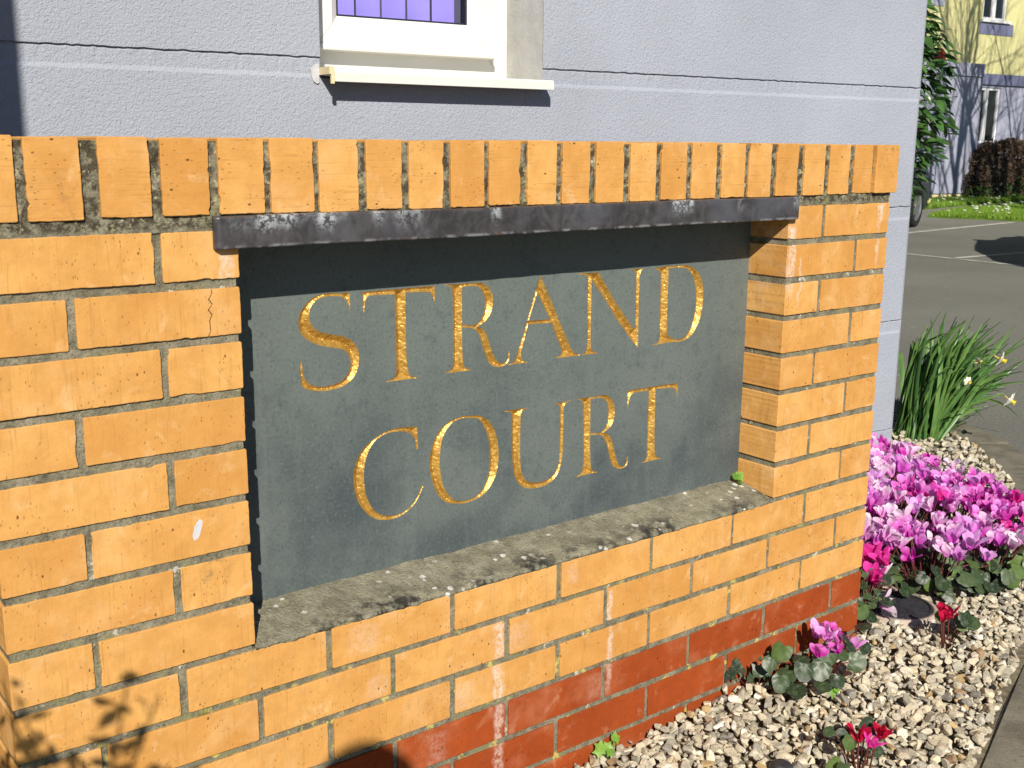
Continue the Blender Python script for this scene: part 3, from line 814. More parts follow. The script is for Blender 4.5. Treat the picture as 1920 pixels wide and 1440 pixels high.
def seg_dist(px, pz, loops):
    d = np.full(len(px), 1e9)
    for lp in loops:
        A = np.array([(p.x, p.y) for p in lp]); B = np.roll(A, -1, 0)
        for a, b in zip(A, B):
            ab = b - a; L = (ab**2).sum()
            if L < 1e-14: continue
            t = np.clip(((px - a[0]) * ab[0] + (pz - a[1]) * ab[1]) / L, 0, 1)
            q = np.hypot(px - a[0] - t * ab[0], pz - a[1] - t * ab[1])
            d = np.minimum(d, q)
    return d

stone = empty('name_stone', (0.5675, YP, 0.02))
tag(stone, 'dark green slate name stone with gold cut letters set in the brick wall', 'plaque')
all_loops = []
LN = {'S': 'letter_s', 'T': 'letter_t', 'R': 'letter_r', 'A': 'letter_a', 'N': 'letter_n', 'D': 'letter_d', 'C': 'letter_c', 'O': 'letter_o', 'U': 'letter_u', 'R2': 'letter_r', 'T2': 'letter_t'}
for key, cts in LETTERS:
    loops = [catmull(c) for c in cts]
    all_loops.append(loops)
    v2 = []; ed = []
    for lp in loops:
        b = len(v2); v2 += [Vector(p) for p in lp]
        ed += [(b + i, b + (i + 1) % len(lp)) for i in range(len(lp))]
    nb = len(v2)
    A = np.array([(p.x, p.y) for p in v2])
    st = 0.0015
    gx, gz = np.meshgrid(np.arange(A[:, 0].min(), A[:, 0].max(), st), np.arange(A[:, 1].min(), A[:, 1].max(), st))
    gx = gx.ravel(); gz = gz.ravel()
    rs = np.random.RandomState(3)
    gx = gx + rs.uniform(-0.0004, 0.0004, len(gx)); gz = gz + rs.uniform(-0.0004, 0.0004, len(gz))
    ok = inside(gx, gz, loops); gx = gx[ok]; gz = gz[ok]
    d = seg_dist(gx, gz, loops); ok = d > 0.0006; gx = gx[ok]; gz = gz[ok]
    v2 += [Vector((a, b)) for a, b in zip(gx, gz)]
    res = delaunay_2d_cdt(v2, ed, [], 0, 1e-7)
    vo, fo = res[0], res[2]
    X = np.array([p.x for p in vo]); Zz = np.array([p.y for p in vo])
    F = np.array([f[:3] for f in fo])
    cin = inside(X[F].mean(1), Zz[F].mean(1), loops)
    F = F[cin]
    dd = seg_dist(X, Zz, loops); dd[dd < 2e-5] = 0
    dep = np.minimum(dd * 0.85, 0.0085)
    vs3 = []
    for x, z, q, q0 in zip(X, Zz, dep, dd):
        if q > 0: q = max(0.0002, q + 0.0007 * noise.noise((x * 190, z * 190, 1.7)) * min(1, q0 / 0.003))
        vs3.append((x, YP + q, z))
    fs = []
    for f in F:
        a, b, c = (Vector(vs3[i]) for i in f)
        nn = (b - a).cross(c - a)
        fs.append(tuple(int(i) for i in f) if nn.y < 0 else (int(f[0]), int(f[2]), int(f[1])))
    link(LN[key], mesh(LN[key], vs3, fs, M['gold'], False), stone)

# slab face with the letters cut out
PX0, PX1, PZ0, PZ1 = -0.002, RX + 0.001, -0.001, 0.60
v2 = []; ed = []
def addloop(lp):
    b = len(v2); v2.extend(Vector(p) for p in lp)
    ed.extend((b + i, b + (i + 1) % len(lp)) for i in range(len(lp)))
addloop([(PX0, PZ0), (PX1, PZ0), (PX1, PZ1), (PX0, PZ1)])
for loops in all_loops:
    for lp in loops: addloop(lp)
res = delaunay_2d_cdt(v2, ed, [], 0, 1e-7)
vo, fo = res[0], res[2]
X = np.array([p.x for p in vo]); Zz = np.array([p.y for p in vo]); F = np.array([f[:3] for f in fo])
keep = np.ones(len(F), bool)
cx, cz = X[F].mean(1), Zz[F].mean(1)
for loops in all_loops:
    keep &= ~inside(cx, cz, loops)
fs = []
for f in F[keep]:
    a, b, c = (Vector((X[i], 0, Zz[i])) for i in f)
    fs.append(tuple(int(i) for i in f) if (b - a).cross(c - a).y < 0 else (int(f[0]), int(f[2]), int(f[1])))
sl = MB(); sl.add([(x, YP, z) for x, z in zip(X, Zz)], fs)
sl.quad((PX0, YP, PZ0), (PX0, YP, PZ1), (PX0, YP + 0.034, PZ1), (PX0, YP + 0.034, PZ0))
sl.quad((PX1, YP, PZ0), (PX1, YP + 0.034, PZ0), (PX1, YP + 0.034, PZ1), (PX1, YP, PZ1))
sl.quad((PX0, YP + 0.034, PZ0), (PX0, YP + 0.034, PZ1), (PX1, YP + 0.034, PZ1), (PX1, YP + 0.034, PZ0))
sl.build('slab', M['slate'], stone)

# ---- cement weathering below the stone
def sill_P(u, v):
    x = 0.001 + (RX - 0.002) * u
    zb = 0.026
    n1 = noise.noise((x * 24, 1.0, 2.0)); n2 = noise.noise((x * 75, 5.0, 2.0)); n3 = noise.noise((x * 190, 7.0, 3.0))
    yf = -0.001 - 0.004 * n1 - 0.0025 * n2 - 0.001 * n3
    prof = [(0.0, YP + 0.001, zb), (0.82, 0.010, 0.0045), (0.9, 0.003, 0.002), (0.95, 0.0, -0.002), (0.98, 0.0, -0.006), (1.0, 0.006, -0.0075)]
    for (a, ya, za), (b, yb, zb2) in zip(prof, prof[1:]):
        if a <= v <= b:
            f = (v - a) / (b - a); y = ya + (yb - ya) * f; z = za + (zb2 - za) * f; break
    fr = min(1, max(0, (v - 0.3) / 0.6))
    y += yf * fr
    z += 0.0016 * noise.noise((x * 45, y * 45, 4.0)) + 0.0022 * noise.noise((x * 11, y * 11, 9.0)) + 0.0008 * noise.noise((x * 160, y * 160, 4.0))
    # crack across the sill
    xc = 0.335 + 0.012 * (1 - v) + 0.004 * noise.noise((v * 9, 0.2, 0.1))
    if abs(x - xc) < 0.0016: z -= 0.003
    return (x, y, z)
si = MB(); si.grid(lambda u, v: sill_P(u, 1 - v), 620, 26)
si.build('cement_sill', M['cement'], wall, True)

# ---- lead flashing over the stone
def lead_P(u, v):
    x = -0.0345 + (1.1505 + 0.0345) * u
    prof = [(-0.0005, 0.6135), (-0.0100, 0.6130), (-0.0124, 0.6120), (-0.0128, 0.602), (-0.0130, 0.590), (-0.0131, 0.5765), (-0.0129, 0.5718), (-0.0115, 0.5705), (-0.0005, 0.5708)]
    k = v * (len(prof) - 1); i = min(int(k), len(prof) - 2); f = k - i
    y = prof[i][0] + (prof[i + 1][0] - prof[i][0]) * f
    z = prof[i][1] + (prof[i + 1][1] - prof[i][1]) * f
    e = min(1.0, (1.1505 - x) / 0.007)
    if e < 1: 
        r = math.sqrt(max(0, 1 - (1 - e) ** 2)); z = 0.592 + (z - 0.592) * (0.72 + 0.28 * r); y = y * (0.55 + 0.45 * r)
    e = min(1.0, (x + 0.0345) / 0.004)
    if e < 1: y = y * (0.5 + 0.5 * e)
    y += 0.0010 * noise.noise((x * 5, 1, z * 9)) + 0.0003 * noise.noise((x * 22, 4, z * 30))
    z += 0.0010 * noise.noise((x * 4, 7, 1)) + 0.0005 * noise.noise((x * 30, 2, 1))
    return (x, min(y, -0.0004), z)
ld = MB(); ld.grid(lead_P, 300, 32)
for u in (0.0, 1.0):
    ring = [lead_P(u, v / 32) for v in range(33)]
    ld.add(ring, [tuple(range(33)) if u == 0 else tuple(range(32, -1, -1))])
flash = empty('lead_flashing', (0.56, 0.0, 0.57))
tag(flash, 'weathered dark lead flashing strip over the slate name stone', 'flashing')
ld.build('lead_strip', M['lead'], flash, True)
sf = MB(); sf.box(0.001, RX - 0.001, 0.0, 0.1315, 0.573, 0.6)
sf.build('lead_soffit', M['lead'], flash)
# ================================================================== NEAR HOUSE
def cells(mb, xs, zs, holes, P, mi=0):
    """front cells of a wall between break lines, skipping openings"""
    for i in range(len(xs) - 1):
        for j in range(len(zs) - 1):
            cx, cz = (xs[i] + xs[i + 1]) / 2, (zs[j] + zs[j + 1]) / 2
            if any(a < cx < b and c < cz < d for a, b, c, d in holes): continue
            mb.add([P(xs[i], zs[j]), P(xs[i + 1], zs[j]), P(xs[i + 1], zs[j + 1]), P(xs[i], zs[j + 1])], [(0, 1, 2, 3)], mi)

A5 = R(5)
house = empty('rendered_house', (2.98, 0.93, GZ), -A5)
tag(house, 'pale lavender rendered house with white window behind the brick wall', 'house')
HZ = lambda z: z - GZ                     # local height above the asphalt
GRO = [0.912 + 0.41 * k for k in range(-3, 12)]
def prof_y(z):                            # scored channels in the render
    for g0 in GRO:
        if g0 >= z > g0 - 0.006: return 0.0065 * min(1.0, (g0 - z) / 0.0015)
        if g0 - 0.006 >= z > g0 - 0.040: return 0.0045
        if g0 - 0.040 >= z > g0 - 0.050: return 0.0045 * (z - (g0 - 0.050)) / 0.010
    return 0.0
WIN = (-2.257, -1.602, 0.862, 2.10)       # opening in the near face
zs = [GZ - 0.2]
for g0 in GRO:
    if g0 - 0.05 > GZ: zs += [g0 - 0.05, g0 - 0.040, g0 - 0.007, g0 - 0.0015, g0]
ZTOP = 5.2
zs = sorted(set([z for z in zs if z < ZTOP] + [WIN[2], WIN[3], ZTOP]))
w = MB()
BK = sorted(set([-5.5, -4.0, WIN[0], WIN[1], -0.012, 0.0] + [round(-3.25 + 0.011 * k, 4) for k in range(295)]))
def HP(x, z):
    y = prof_y(z)
    if x > -0.001: y = max(y, 0.004)
    if -3.3 < x < -0.001 and x not in WIN:
        for g0 in GRO:
            if abs(z - g0) < 0.01:
                z += 0.0022 * noise.noise((x * 45, g0, 1.0)) + 0.0016 * noise.noise((x * 170, g0, 5.0))
                if y > 0.001: y += 0.002 * noise.noise((x * 60, g0, 3.0))
            elif abs(z - g0 + 0.045) < 0.006:
                z += 0.002 * noise.noise((x * 30, g0, 7.0))
    return (x, y, HZ(z))
cells(w, BK, zs, [WIN], HP)
# window reveals
d0 = 0.24
x0, x1, z0, z1 = WIN
w.quad((x0, 0, HZ(z0)), (x0, 0, HZ(z1)), (x0, d0, HZ(z1)), (x0, d0, HZ(z0)))
w.quad((x0, 0, HZ(z1)), (x1, 0, HZ(z1)), (x1, d0, HZ(z1)), (x0, d0, HZ(z1)))
w.quad((x0, 0, HZ(z0)), (x0, d0, HZ(z0)), (x1, d0, HZ(z0)), (x1, 0, HZ(z0)))
w.quad((x1, 0.001, HZ(z0)), (x1, d0, HZ(z0)), (x1, d0, HZ(z1)), (x1, 0.001, HZ(z1)), 1)
# return wall round the corner, back, far end
w.quad((0, 0.004, HZ(GZ - 0.2)), (0, 7.0, HZ(GZ - 0.2)), (0, 7.0, HZ(ZTOP)), (0, 0.004, HZ(ZTOP)))
w.quad((0, 7.0, HZ(GZ - 0.2)), (-5.5, 7.0, HZ(GZ - 0.2)), (-5.5, 7.0, HZ(ZTOP)), (0, 7.0, HZ(ZTOP)))
w.quad((-5.5, 7, HZ(GZ - 0.2)), (-5.5, 0, HZ(GZ - 0.2)), (-5.5, 0, HZ(ZTOP)), (-5.5, 7, HZ(ZTOP)))
w.build('wall', [M['lavender'], M['reveal']], house, local=True)
# projecting porch wing further left
pw = MB(); pw.box(-5.5, -3.742, -1.62, -0.0005, HZ(GZ - 0.2), HZ(4.2))
pw.build('porch_wing', M['lavender'], house, local=True)
rf = MB(); rf.box(-5.7, 0.25, -0.25, 7.2, HZ(ZTOP), HZ(ZTOP + 0.18)); rf.build('roof', M['roof'], house, local=True)

# window
def frame_ring(mb, x0, x1, z0, z1, y0, y1, wd, ch=0.012, wz=None):
    """mitred frame, bevelled on the inner front edge"""
    wz = wz or wd
    o = [(x0, z0), (x1, z0), (x1, z1), (x0, z1)]
    a = [(x0 + wd - ch, z0 + wz - ch), (x1 - wd + ch, z0 + wz - ch), (x1 - wd + ch, z1 - wz + ch), (x0 + wd - ch, z1 - wz + ch)]
    i = [(x0 + wd, z0 + wz), (x1 - wd, z0 + wz), (x1 - wd, z1 - wz), (x0 + wd, z1 - wz)]
    for k in range(4):
        j = (k + 1) % 4
        g0 = 0.0005
        sgn = [(1, 0), (0, 1), (-1, 0), (0, -1)][k]
        def V(p, y, k=k, j=j):
            f = 1 if p in (o[k], a[k], i[k]) else -1
            return (p[0] + sgn[0] * f * g0, y, HZ(p[1] + sgn[1] * f * g0))
        mb.quad(V(o[k], y0), V(o[j], y0), V(a[j], y0), V(a[k], y0))
        mb.quad(V(a[k], y0), V(a[j], y0), V(i[j], y0 + ch), V(i[k], y0 + ch))
        mb.quad(V(i[k], y0 + ch), V(i[j], y0 + ch), V(i[j], y1), V(i[k], y1))
        mb.quad(V(o[j], y0), V(o[k], y0), V(o[k], y1), V(o[j], y1))
window = link('window', (lambda mb: (frame_ring(mb, -2.256, -1.603, 0.880, 2.099, 0.185, 0.235, 0.070, 0.006), mb.mesh('window', M['upvc']))[1])(MB()), house, local=True)
mb = MB(); frame_ring(mb, -2.213, -1.664, 0.940, 2.06, 0.150, 0.20, 0.078, 0.022, 0.089); link('sash', mb.mesh('sash', M['upvc']), window, local=True)
# drip lip of the sash
mb = MB(); mb.box(-2.213, -1.664, 0.138, 0.150, HZ(0.9402), HZ(0.957), bev=0.004); link('drip_lip', mb.mesh('drip_lip', M['upvc']), window, local=True)
mb = MB(); frame_ring(mb, -2.136, -1.741, 1.028, 1.972, 0.1725, 0.19, 0.006, 0.002); link('glazing_seal', mb.mesh('glazing_seal', M['seal']), window, local=True)
mb = MB(); mb.quad((-2.134, 0.178, HZ(1.03)), (-1.743, 0.178, HZ(1.03)), (-1.743, 0.178, HZ(1.97)), (-2.134, 0.178, HZ(1.97)))
link('pane', mb.mesh('pane', M['glass']), window, local=True)
# upright fabric blind slats behind the pane
sx = [-2.145, -2.072, -1.997, -1.921, -1.846]
for a, b in zip(sx, sx[1:]):
    mb = MB(); mb.grid(lambda u, v, a=a, b=b: (a + 0.002 + (b - a - 0.004) * u, 0.190 + 0.003 * math.sin(u * math.pi) + 0.004 * u, HZ(0.98) + 1.03 * v), 6, 1)
    link('blind_slat', mb.mesh('blind_slat', M['slat'], True), window, local=True)
mb = MB(); mb.box(-1.842, -1.772, 0.192, 0.1935, HZ(0.98), HZ(2.0)); link('blind_slat', mb.mesh('blind_slat', M['slat']), window, local=True)
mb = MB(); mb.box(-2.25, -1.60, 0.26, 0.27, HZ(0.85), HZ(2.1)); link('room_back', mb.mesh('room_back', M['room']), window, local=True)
# sill
sp = [(0.23, 0.890), (0.0, 0.880), (-0.054, 0.8765), (-0.058, 0.873), (-0.058, 0.852), (-0.053, 0.851), (-0.053, 0.866), (0.0, 0.866), (0.23, 0.866)]
mb = MB()
for (ya, za), (yb, zb) in zip(sp, sp[1:] + sp[:1]):
    xa = -2.2485; xb = -1.6035
    mb.quad((xa, ya, HZ(za)), (xb, ya, HZ(za)), (xb, yb, HZ(zb)), (xa, yb, HZ(zb)))
for xx in (-2.2485, -1.6035):
    mb.add([(xx, y, HZ(z)) for y, z in sp], [tuple(range(len(sp)))])
link('window_sill', mb.mesh('window_sill', M['upvc']), window, local=True)
mb = MB()
mb.box(-2.262, -2.249, -0.066, 0.0, HZ(0.868), HZ(0.886)); mb.box(-2.257, -2.249, -0.066, -0.059, HZ(0.846), HZ(0.868))
link('sill_end_cap', mb.mesh('sill_end_cap', M['cream']), window, local=True)
mb = MB()
pts = [(-2.283, 0.880), (-2.277, 0.890), (-2.270, 0.896), (-2.262, 0.893), (-2.262, 0.850), (-2.268, 0.847), (-2.277, 0.853), (-2.282, 0.866)]
n = len(pts)
mb.add([(x, -0.004, HZ(z)) for x, z in pts] + [(x * 1.0, 0.001, HZ(z)) for x, z in pts], [tuple(range(n - 1, -1, -1))] + [(i, (i + 1) % n, n + (i + 1) % n, n + i) for i in range(n)])
link('filler_patch', mb.mesh('filler_patch', M['putty']), house, local=True)

# ================================================================== GRAVEL
rs = np.random.RandomState(5)
def ico(sub):
    bm = bmesh.new(); bmesh.ops.create_icosphere(bm, subdivisions=sub, radius=1.0)
    v = np.array([p.co[:] for p in bm.verts]); f = np.array([[q.index for q in p.verts] for p in bm.faces]); bm.free()
    return v, f
IV, IF = ico(3)
IV2, IF2 = IV, IF
shapes = []
for k in range(22):
    v = IV.copy()
    # cut the ball by random planes so the stone has worn facets
    for _ in range(rs.randint(10, 16)):
        n = rs.normal(size=3); n /= np.linalg.norm(n)
        lim = rs.uniform(0.42, 0.80)
        dd = v @ n
        over = np.maximum(dd - lim, 0)
        v = v - np.outer(over * 0.98, n)
    v += 0.035 * np.array([[noise.noise((p[0] * 2.5 + k * 9, p[1] * 2.5, p[2] * 2.5 + j)) for j in (0, 31, 77)] for p in IV])
    shapes.append(v / np.abs(v).max())
def scatter(region, cell, zoff, smin, smax, seed):
    r = np.random.RandomState(seed)
    out = []
    x0, x1, y0, y1 = region
    for x in np.arange(x0, x1, cell):
        for y in np.arange(y0, y1, cell):
            px = x + r.uniform(-0.5, 0.5) * cell; py = y + r.uniform(-0.5, 0.5) * cell
            if not in_bed(px, py): continue
            if XL - 0.02 < px < XR + 0.008 and -0.010 < py < 0.40: continue
            # house face
            if py > 0.93 + (2.98 - px) * math.tan(A5) and px < 2.98: continue
            if math.hypot((px - 1.665), (py - 0.03)) < 0.092: continue
            out.append((px, py, bed_z(px, py) + zoff + r.uniform(-0.006, 0.006), math.exp(r.uniform(math.log(smin), math.log(smax)))))
    return out
stones = scatter((0.35, 2.35, -0.75, 0.15), 0.0195, -0.006, 0.0085, 0.0185, 1)
stones += scatter((0.35, 2.35, -0.75, 0.15), 0.032, 0.004, 0.009, 0.0175, 2)
stones += scatter((0.35, 2.2, -0.75, 0.1), 0.020, -0.004, 0.0045, 0.0085, 12)
stones += scatter((2.0, 3.62, -0.3, 1.7), 0.027, -0.006, 0.010, 0.019, 3)
stones += scatter((1.3, 2.2, 0.15, 0.9), 0.040, -0.006, 0.012, 0.020, 6)
stones += scatter((-0.9, 0.35, -1.05, 0.0), 0.045, -0.006, 0.015, 0.022, 8)
stones += scatter((2.0, 3.62, -0.3, 1.7), 0.05, 0.004, 0.010, 0.018, 4)
PAL = np.array([(0.58, 0.49, 0.32), (0.53, 0.47, 0.33), (0.47, 0.40, 0.265), (0.40, 0.36, 0.27), (0.66, 0.58, 0.43), (0.34, 0.31, 0.235), (0.48, 0.32, 0.12), (0.26, 0.24, 0.20), (0.58, 0.50, 0.36), (0.36, 0.22, 0.10), (0.66, 0.62, 0.52)])
PAL = PAL * 0.80 + PAL.mean(1, keepdims=True) * 0.20
PW = np.array([.17, .16, .14, .12, .12, .08, .035, .05, .09, .015, .04]); PW = PW / PW.sum()
nv, nf = len(IV), len(IF)
N = len(stones)
V = np.zeros((N, nv, 3), np.float32); Fa = np.zeros((N, nf, 3), np.int32); Cc = np.zeros((N, nf, 4), np.float32)
for i, (x, y, z, s) in enumerate(stones):
    v = shapes[rs.randint(len(shapes))] * np.array([1.0, rs.uniform(0.65, 0.95), rs.uniform(0.42, 0.68)]) * s
    q = Quaternion((rs.normal(), rs.normal() * 0.35, rs.normal() * 0.35, rs.normal())).normalized()
    Rm = np.array(q.to_matrix())
    a = rs.uniform(0, 6.28); Rz = np.array([[math.cos(a), -math.sin(a), 0], [math.sin(a), math.cos(a), 0], [0, 0, 1]])
    V[i] = v @ (Rz @ Rm).T + np.array([x, y, z])
    Fa[i] = IF + i * nv
    c = PAL[rs.choice(len(PAL), p=PW)] * rs.uniform(0.82, 1.12)
    Cc[i, :, :3] = np.clip(c, 0, 0.8); Cc[i, :, 3] = 1
gm = bpy.data.meshes.new('gravel')
gm.vertices.add(N * nv); gm.vertices.foreach_set('co', V.ravel())
gm.loops.add(N * nf * 3); gm.loops.foreach_set('vertex_index', Fa.ravel())
gm.polygons.add(N * nf)
gm.polygons.foreach_set('loop_start', np.arange(0, N * nf * 3, 3, dtype=np.int32))
gm.polygons.foreach_set('use_smooth', np.zeros(N * nf, bool))
gm.update(calc_edges=True)
at = gm.attributes.new('stone_colour', 'FLOAT_COLOR', 'FACE'); at.data.foreach_set('color', Cc.ravel())
gm.materials.append(M['stone'])
print('stones', N, 'tris', N * nf)
tag(link('gravel', gm), 'pale limestone gravel covering the planting bed', 'gravel', kind='stuff')

# ================================================================== PLANTS
def petal_mesh(mb, az, L, W, lean, twist, curl, r0=0.005, mi=0):
    """one swept-back petal: rises from the ring, broad near the tip"""
    nu, nv_ = 6, 9
    ca, sa = math.cos(az), math.sin(az)
    def P(u, v):
        wd = W * (0.34 + 0.66 * min(1.0, v / 0.6) ** 0.9) * (math.sqrt(max(0.0, 1 - ((v - 0.62) / 0.385) ** 2)) if v > 0.62 else 1.0)
        s = (u - 0.5) * wd
        tw = twist * v
        out = r0 + lean * L * v * v * 0.9 + 0.10 * L * math.sin(v * math.pi)
        h = L * (v - 0.12 * v * v)
        out += curl * (u - 0.5) ** 2 * 0.035 + 0.0012 * math.sin(v * 9 + u * 7 + az)
        rx = out + s * math.sin(tw); ry = s * math.cos(tw)
        return (ca * rx - sa * ry, sa * rx + ca * ry, h)
    mb.grid(P, nu, nv_, mi)

def cyclamen_flower(seed):
    r = random.Random(seed)
    mb = MB()
    L = r.uniform(0.031, 0.041)
    for k in range(5):
        petal_mesh(mb, k * 2 * math.pi / 5 + r.uniform(-0.25, 0.25), L * r.uniform(0.88, 1.08), r.uniform(0.019, 0.026), r.uniform(-0.05, 0.85), r.uniform(0.3, 1.1), r.uniform(-0.3, 0.9))
    mb.tube([(0, 0, 0.004), (0, 0, -0.003), (0, 0, -0.006)], [0.0065, 0.006, 0.002], 7)
    return mb.mesh('flower', M['petal_mag'], True)
FLW = [cyclamen_flower(s) for s in range(9)]

def heart_leaf(seed):
    r = random.Random(seed)
    mb = MB(); n = 20
    ring = []
    for k in range(n):
        a = 2 * math.pi * k / n
        rad = 1.0 - 0.55 * max(0, math.cos(a - math.pi)) ** 10 + 0.22 * max(0, math.cos(a)) ** 3 + r.uniform(-0.07, 0.07)
        ring.append((math.cos(a) * rad, math.sin(a) * rad * 0.95))
    vs = [(-0.45, 0, -0.06)]
    for f, dz in ((0.55, 0.05), (1.0, -0.06 + r.uniform(-0.05, 0.05))):
        for i, (x, y) in enumerate(ring):
            cxx = -0.45 * (1 - f)
            vs.append((cxx + x * f, y * f, dz + 0.05 * math.sin(i * 2.4 + seed) * f))
    fs = [(0, 1 + i, 1 + (i + 1) % n) for i in range(n)]
    fs += [(1 + i, 1 + n + i, 1 + n + (i + 1) % n, 1 + (i + 1) % n) for i in range(n)]
    mb.add(vs, fs)
    return mb.mesh('leaf', M['cyc_leaf'], True)
LEAF = [heart_leaf(s) for s in range(6)]

def obj_mat(o, mt):
    o.material_slots[0].link = 'OBJECT'
    o.material_slots[0].material = mt

def cyclamen(name, label, base, flowers, leaves, cols, seed, hh=(0.10, 0.17), leafr=(0.014, 0.024), group=None, fsc=1.0):
    """flowers / leaves: lists of (dx, dy) offsets from the base; cols: petal materials"""
    r = random.Random(seed)
    x, y = base[:2]
    z = bed_z(x, y) - 0.005
    root = empty(name, (x, y, z))
    tag(root, label, 'flower', group)
    for (dx, dy) in flowers:
        h = r.uniform(*hh)
        fl = link('flower', FLW[r.randrange(len(FLW))], root, local=True)
        fl.location = (dx, dy, h)
        fl.rotation_euler = (R(r.uniform(-28, 28)), R(r.uniform(-28, 28)), r.uniform(0, 6.28))
        s = r.uniform(0.85, 1.12) * fsc; fl.scale = (s, s, s)
        obj_mat(fl, r.choice(cols))
        mb = MB(); q = 0.35
        mb.tube([(dx * q + r.uniform(-.008, .008), dy * q + r.uniform(-.008, .008), 0.0), (dx * 0.72, dy * 0.72, h * 0.6), (dx * 0.98, dy * 0.98, h * 1.02), (dx, dy, h + 0.004)], [0.0017, 0.0016, 0.0014, 0.0014], 5)
        link('stem', mb.mesh('stem', M['stem'], True), root, local=True)
    for (dx, dy) in leaves:
        lf = link('leaf', LEAF[r.randrange(len(LEAF))], root, local=True)
        s = r.uniform(*leafr)
        hz = r.uniform(0.03, 0.085)
        lf.location = (dx, dy, hz)
        a = math.atan2(dy, dx) + r.uniform(-0.7, 0.7)
        nv3 = (Vector((-0.42, -0.62, 0.85)) + Vector((r.gauss(0, .45), r.gauss(0, .45), r.gauss(0, .3))) + Vector((dx, dy, 0)) * 3.0).normalized()
        qz = Vector((0, 0, 1)).rotation_difference(nv3)
        lf.rotation_mode = 'QUATERNION'
        lf.rotation_quaternion = qz @ Quaternion((0, 0, 1), a)
        lf.scale = (s, s, s)
        obj_mat(lf, M['cyc_leaf'] if r.random() < 0.85 else M['cyc_leaf2'])
        mb = MB(); mb.tube([(dx * 0.2, dy * 0.2, 0.0), (dx * 0.6, dy * 0.6, hz * 0.75), (dx - 0.4 * s * math.cos(a), dy - 0.4 * s * math.sin(a), hz)], 0.0012, 4)
        link('leaf_stalk', mb.mesh('leaf_stalk', M['stem'], True), root, local=True)
    return root

def disc(n, rad, r, ex=1.0, ey=1.0):
    out = []
    for k in range(n):
        a = k * 2.39996 + r.uniform(-0.3, 0.3); q = rad * math.sqrt((k + 0.5) / n)
        out.append((math.cos(a) * q * ex, math.sin(a) * q * ey))
    return out

PT = {k: M['petal_' + k] for k in ('mag', 'lilac', 'pale', 'hot', 'red')}
rr = random.Random(21)
# the massed bed of cyclamen beyond the end of the wall
BEDP = [
    ('hot pink cyclamen plant hard against the end of the brick wall', (1.530, 0.050), 9, 6, 0.058, ['hot', 'mag', 'hot', 'pale'], (0.10, 0.17)),
    ('pale and magenta cyclamen plant just right of the wall end', (1.65, 0.145), 14, 11, 0.095, ['mag', 'pale', 'lilac', 'pale'], (0.13, 0.20)),
    ('lilac cyclamen plant at the front of the massed bed above the round cover', (1.83, 0.055), 11, 16, 0.10, ['lilac', 'lilac', 'mag', 'pale'], (0.10, 0.16)),
    ('lilac and magenta cyclamen plant in the front row at right', (2.02, 0.02), 10, 14, 0.10, ['lilac', 'mag', 'pale'], (0.08, 0.15)),
    ('deep pink cyclamen plant cut by the right edge of the picture', (2.20, 0.045), 15, 12, 0.11, ['hot', 'mag', 'mag', 'lilac'], (0.10, 0.17)),
    ('magenta cyclamen plant in the middle of the massed bed', (1.93, 0.20), 14, 8, 0.11, ['mag', 'lilac', 'lilac', 'hot', 'mag', 'pale'], (0.14, 0.21)),
    ('mixed pink and lilac cyclamen plant behind the front row at right', (2.17, 0.20), 13, 8, 0.11, ['mag', 'lilac', 'mag', 'lilac'], (0.12, 0.18)),
    ('magenta cyclamen plant half hidden by the wall end', (1.74, 0.30), 14, 8, 0.11, ['mag', 'lilac', 'lilac', 'mag', 'pale'], (0.15, 0.22)),
    ('soft lilac cyclamen plant near the back of the massed bed', (2.08, 0.40), 15, 8, 0.12, ['lilac', 'pale', 'pale'], (0.14, 0.20)),
    ('pale pink cyclamen plant at the gravel side of the bed', (2.30, 0.36), 12, 8, 0.11, ['pale', 'lilac', 'pale', 'mag'], (0.11, 0.17)),
    ('white and magenta cyclamen plant farthest back, at the foot of the lavender wall', (2.28, 0.56), 14, 8, 0.12, ['pale', 'pale', 'mag', 'mag'], (0.14, 0.19)),
    ('magenta cyclamen plant low beside the lavender wall', (2.05, 0.60), 11, 6, 0.11, ['mag', 'mag', 'pale'], (0.15, 0.2)),
]
for i, (lab, b, nf_, nl, rad, cs, hh) in enumerate(BEDP):
    belt = [(x * 1.15 + (0.05 if i == 2 else 0.0), y * 0.55 - 0.070) for x, y in disc(26, rad, rr)] if i in (2, 3, 4) else []
    cyclamen('cyclamen_plant', lab, b, disc(int(nf_ * 2.9), rad * 1.15, rr), disc(int(nl * 2.3), rad * 1.3, rr) + belt, [PT[c] for c in cs], 100 + i, hh, group='massed cyclamen beyond the wall end')

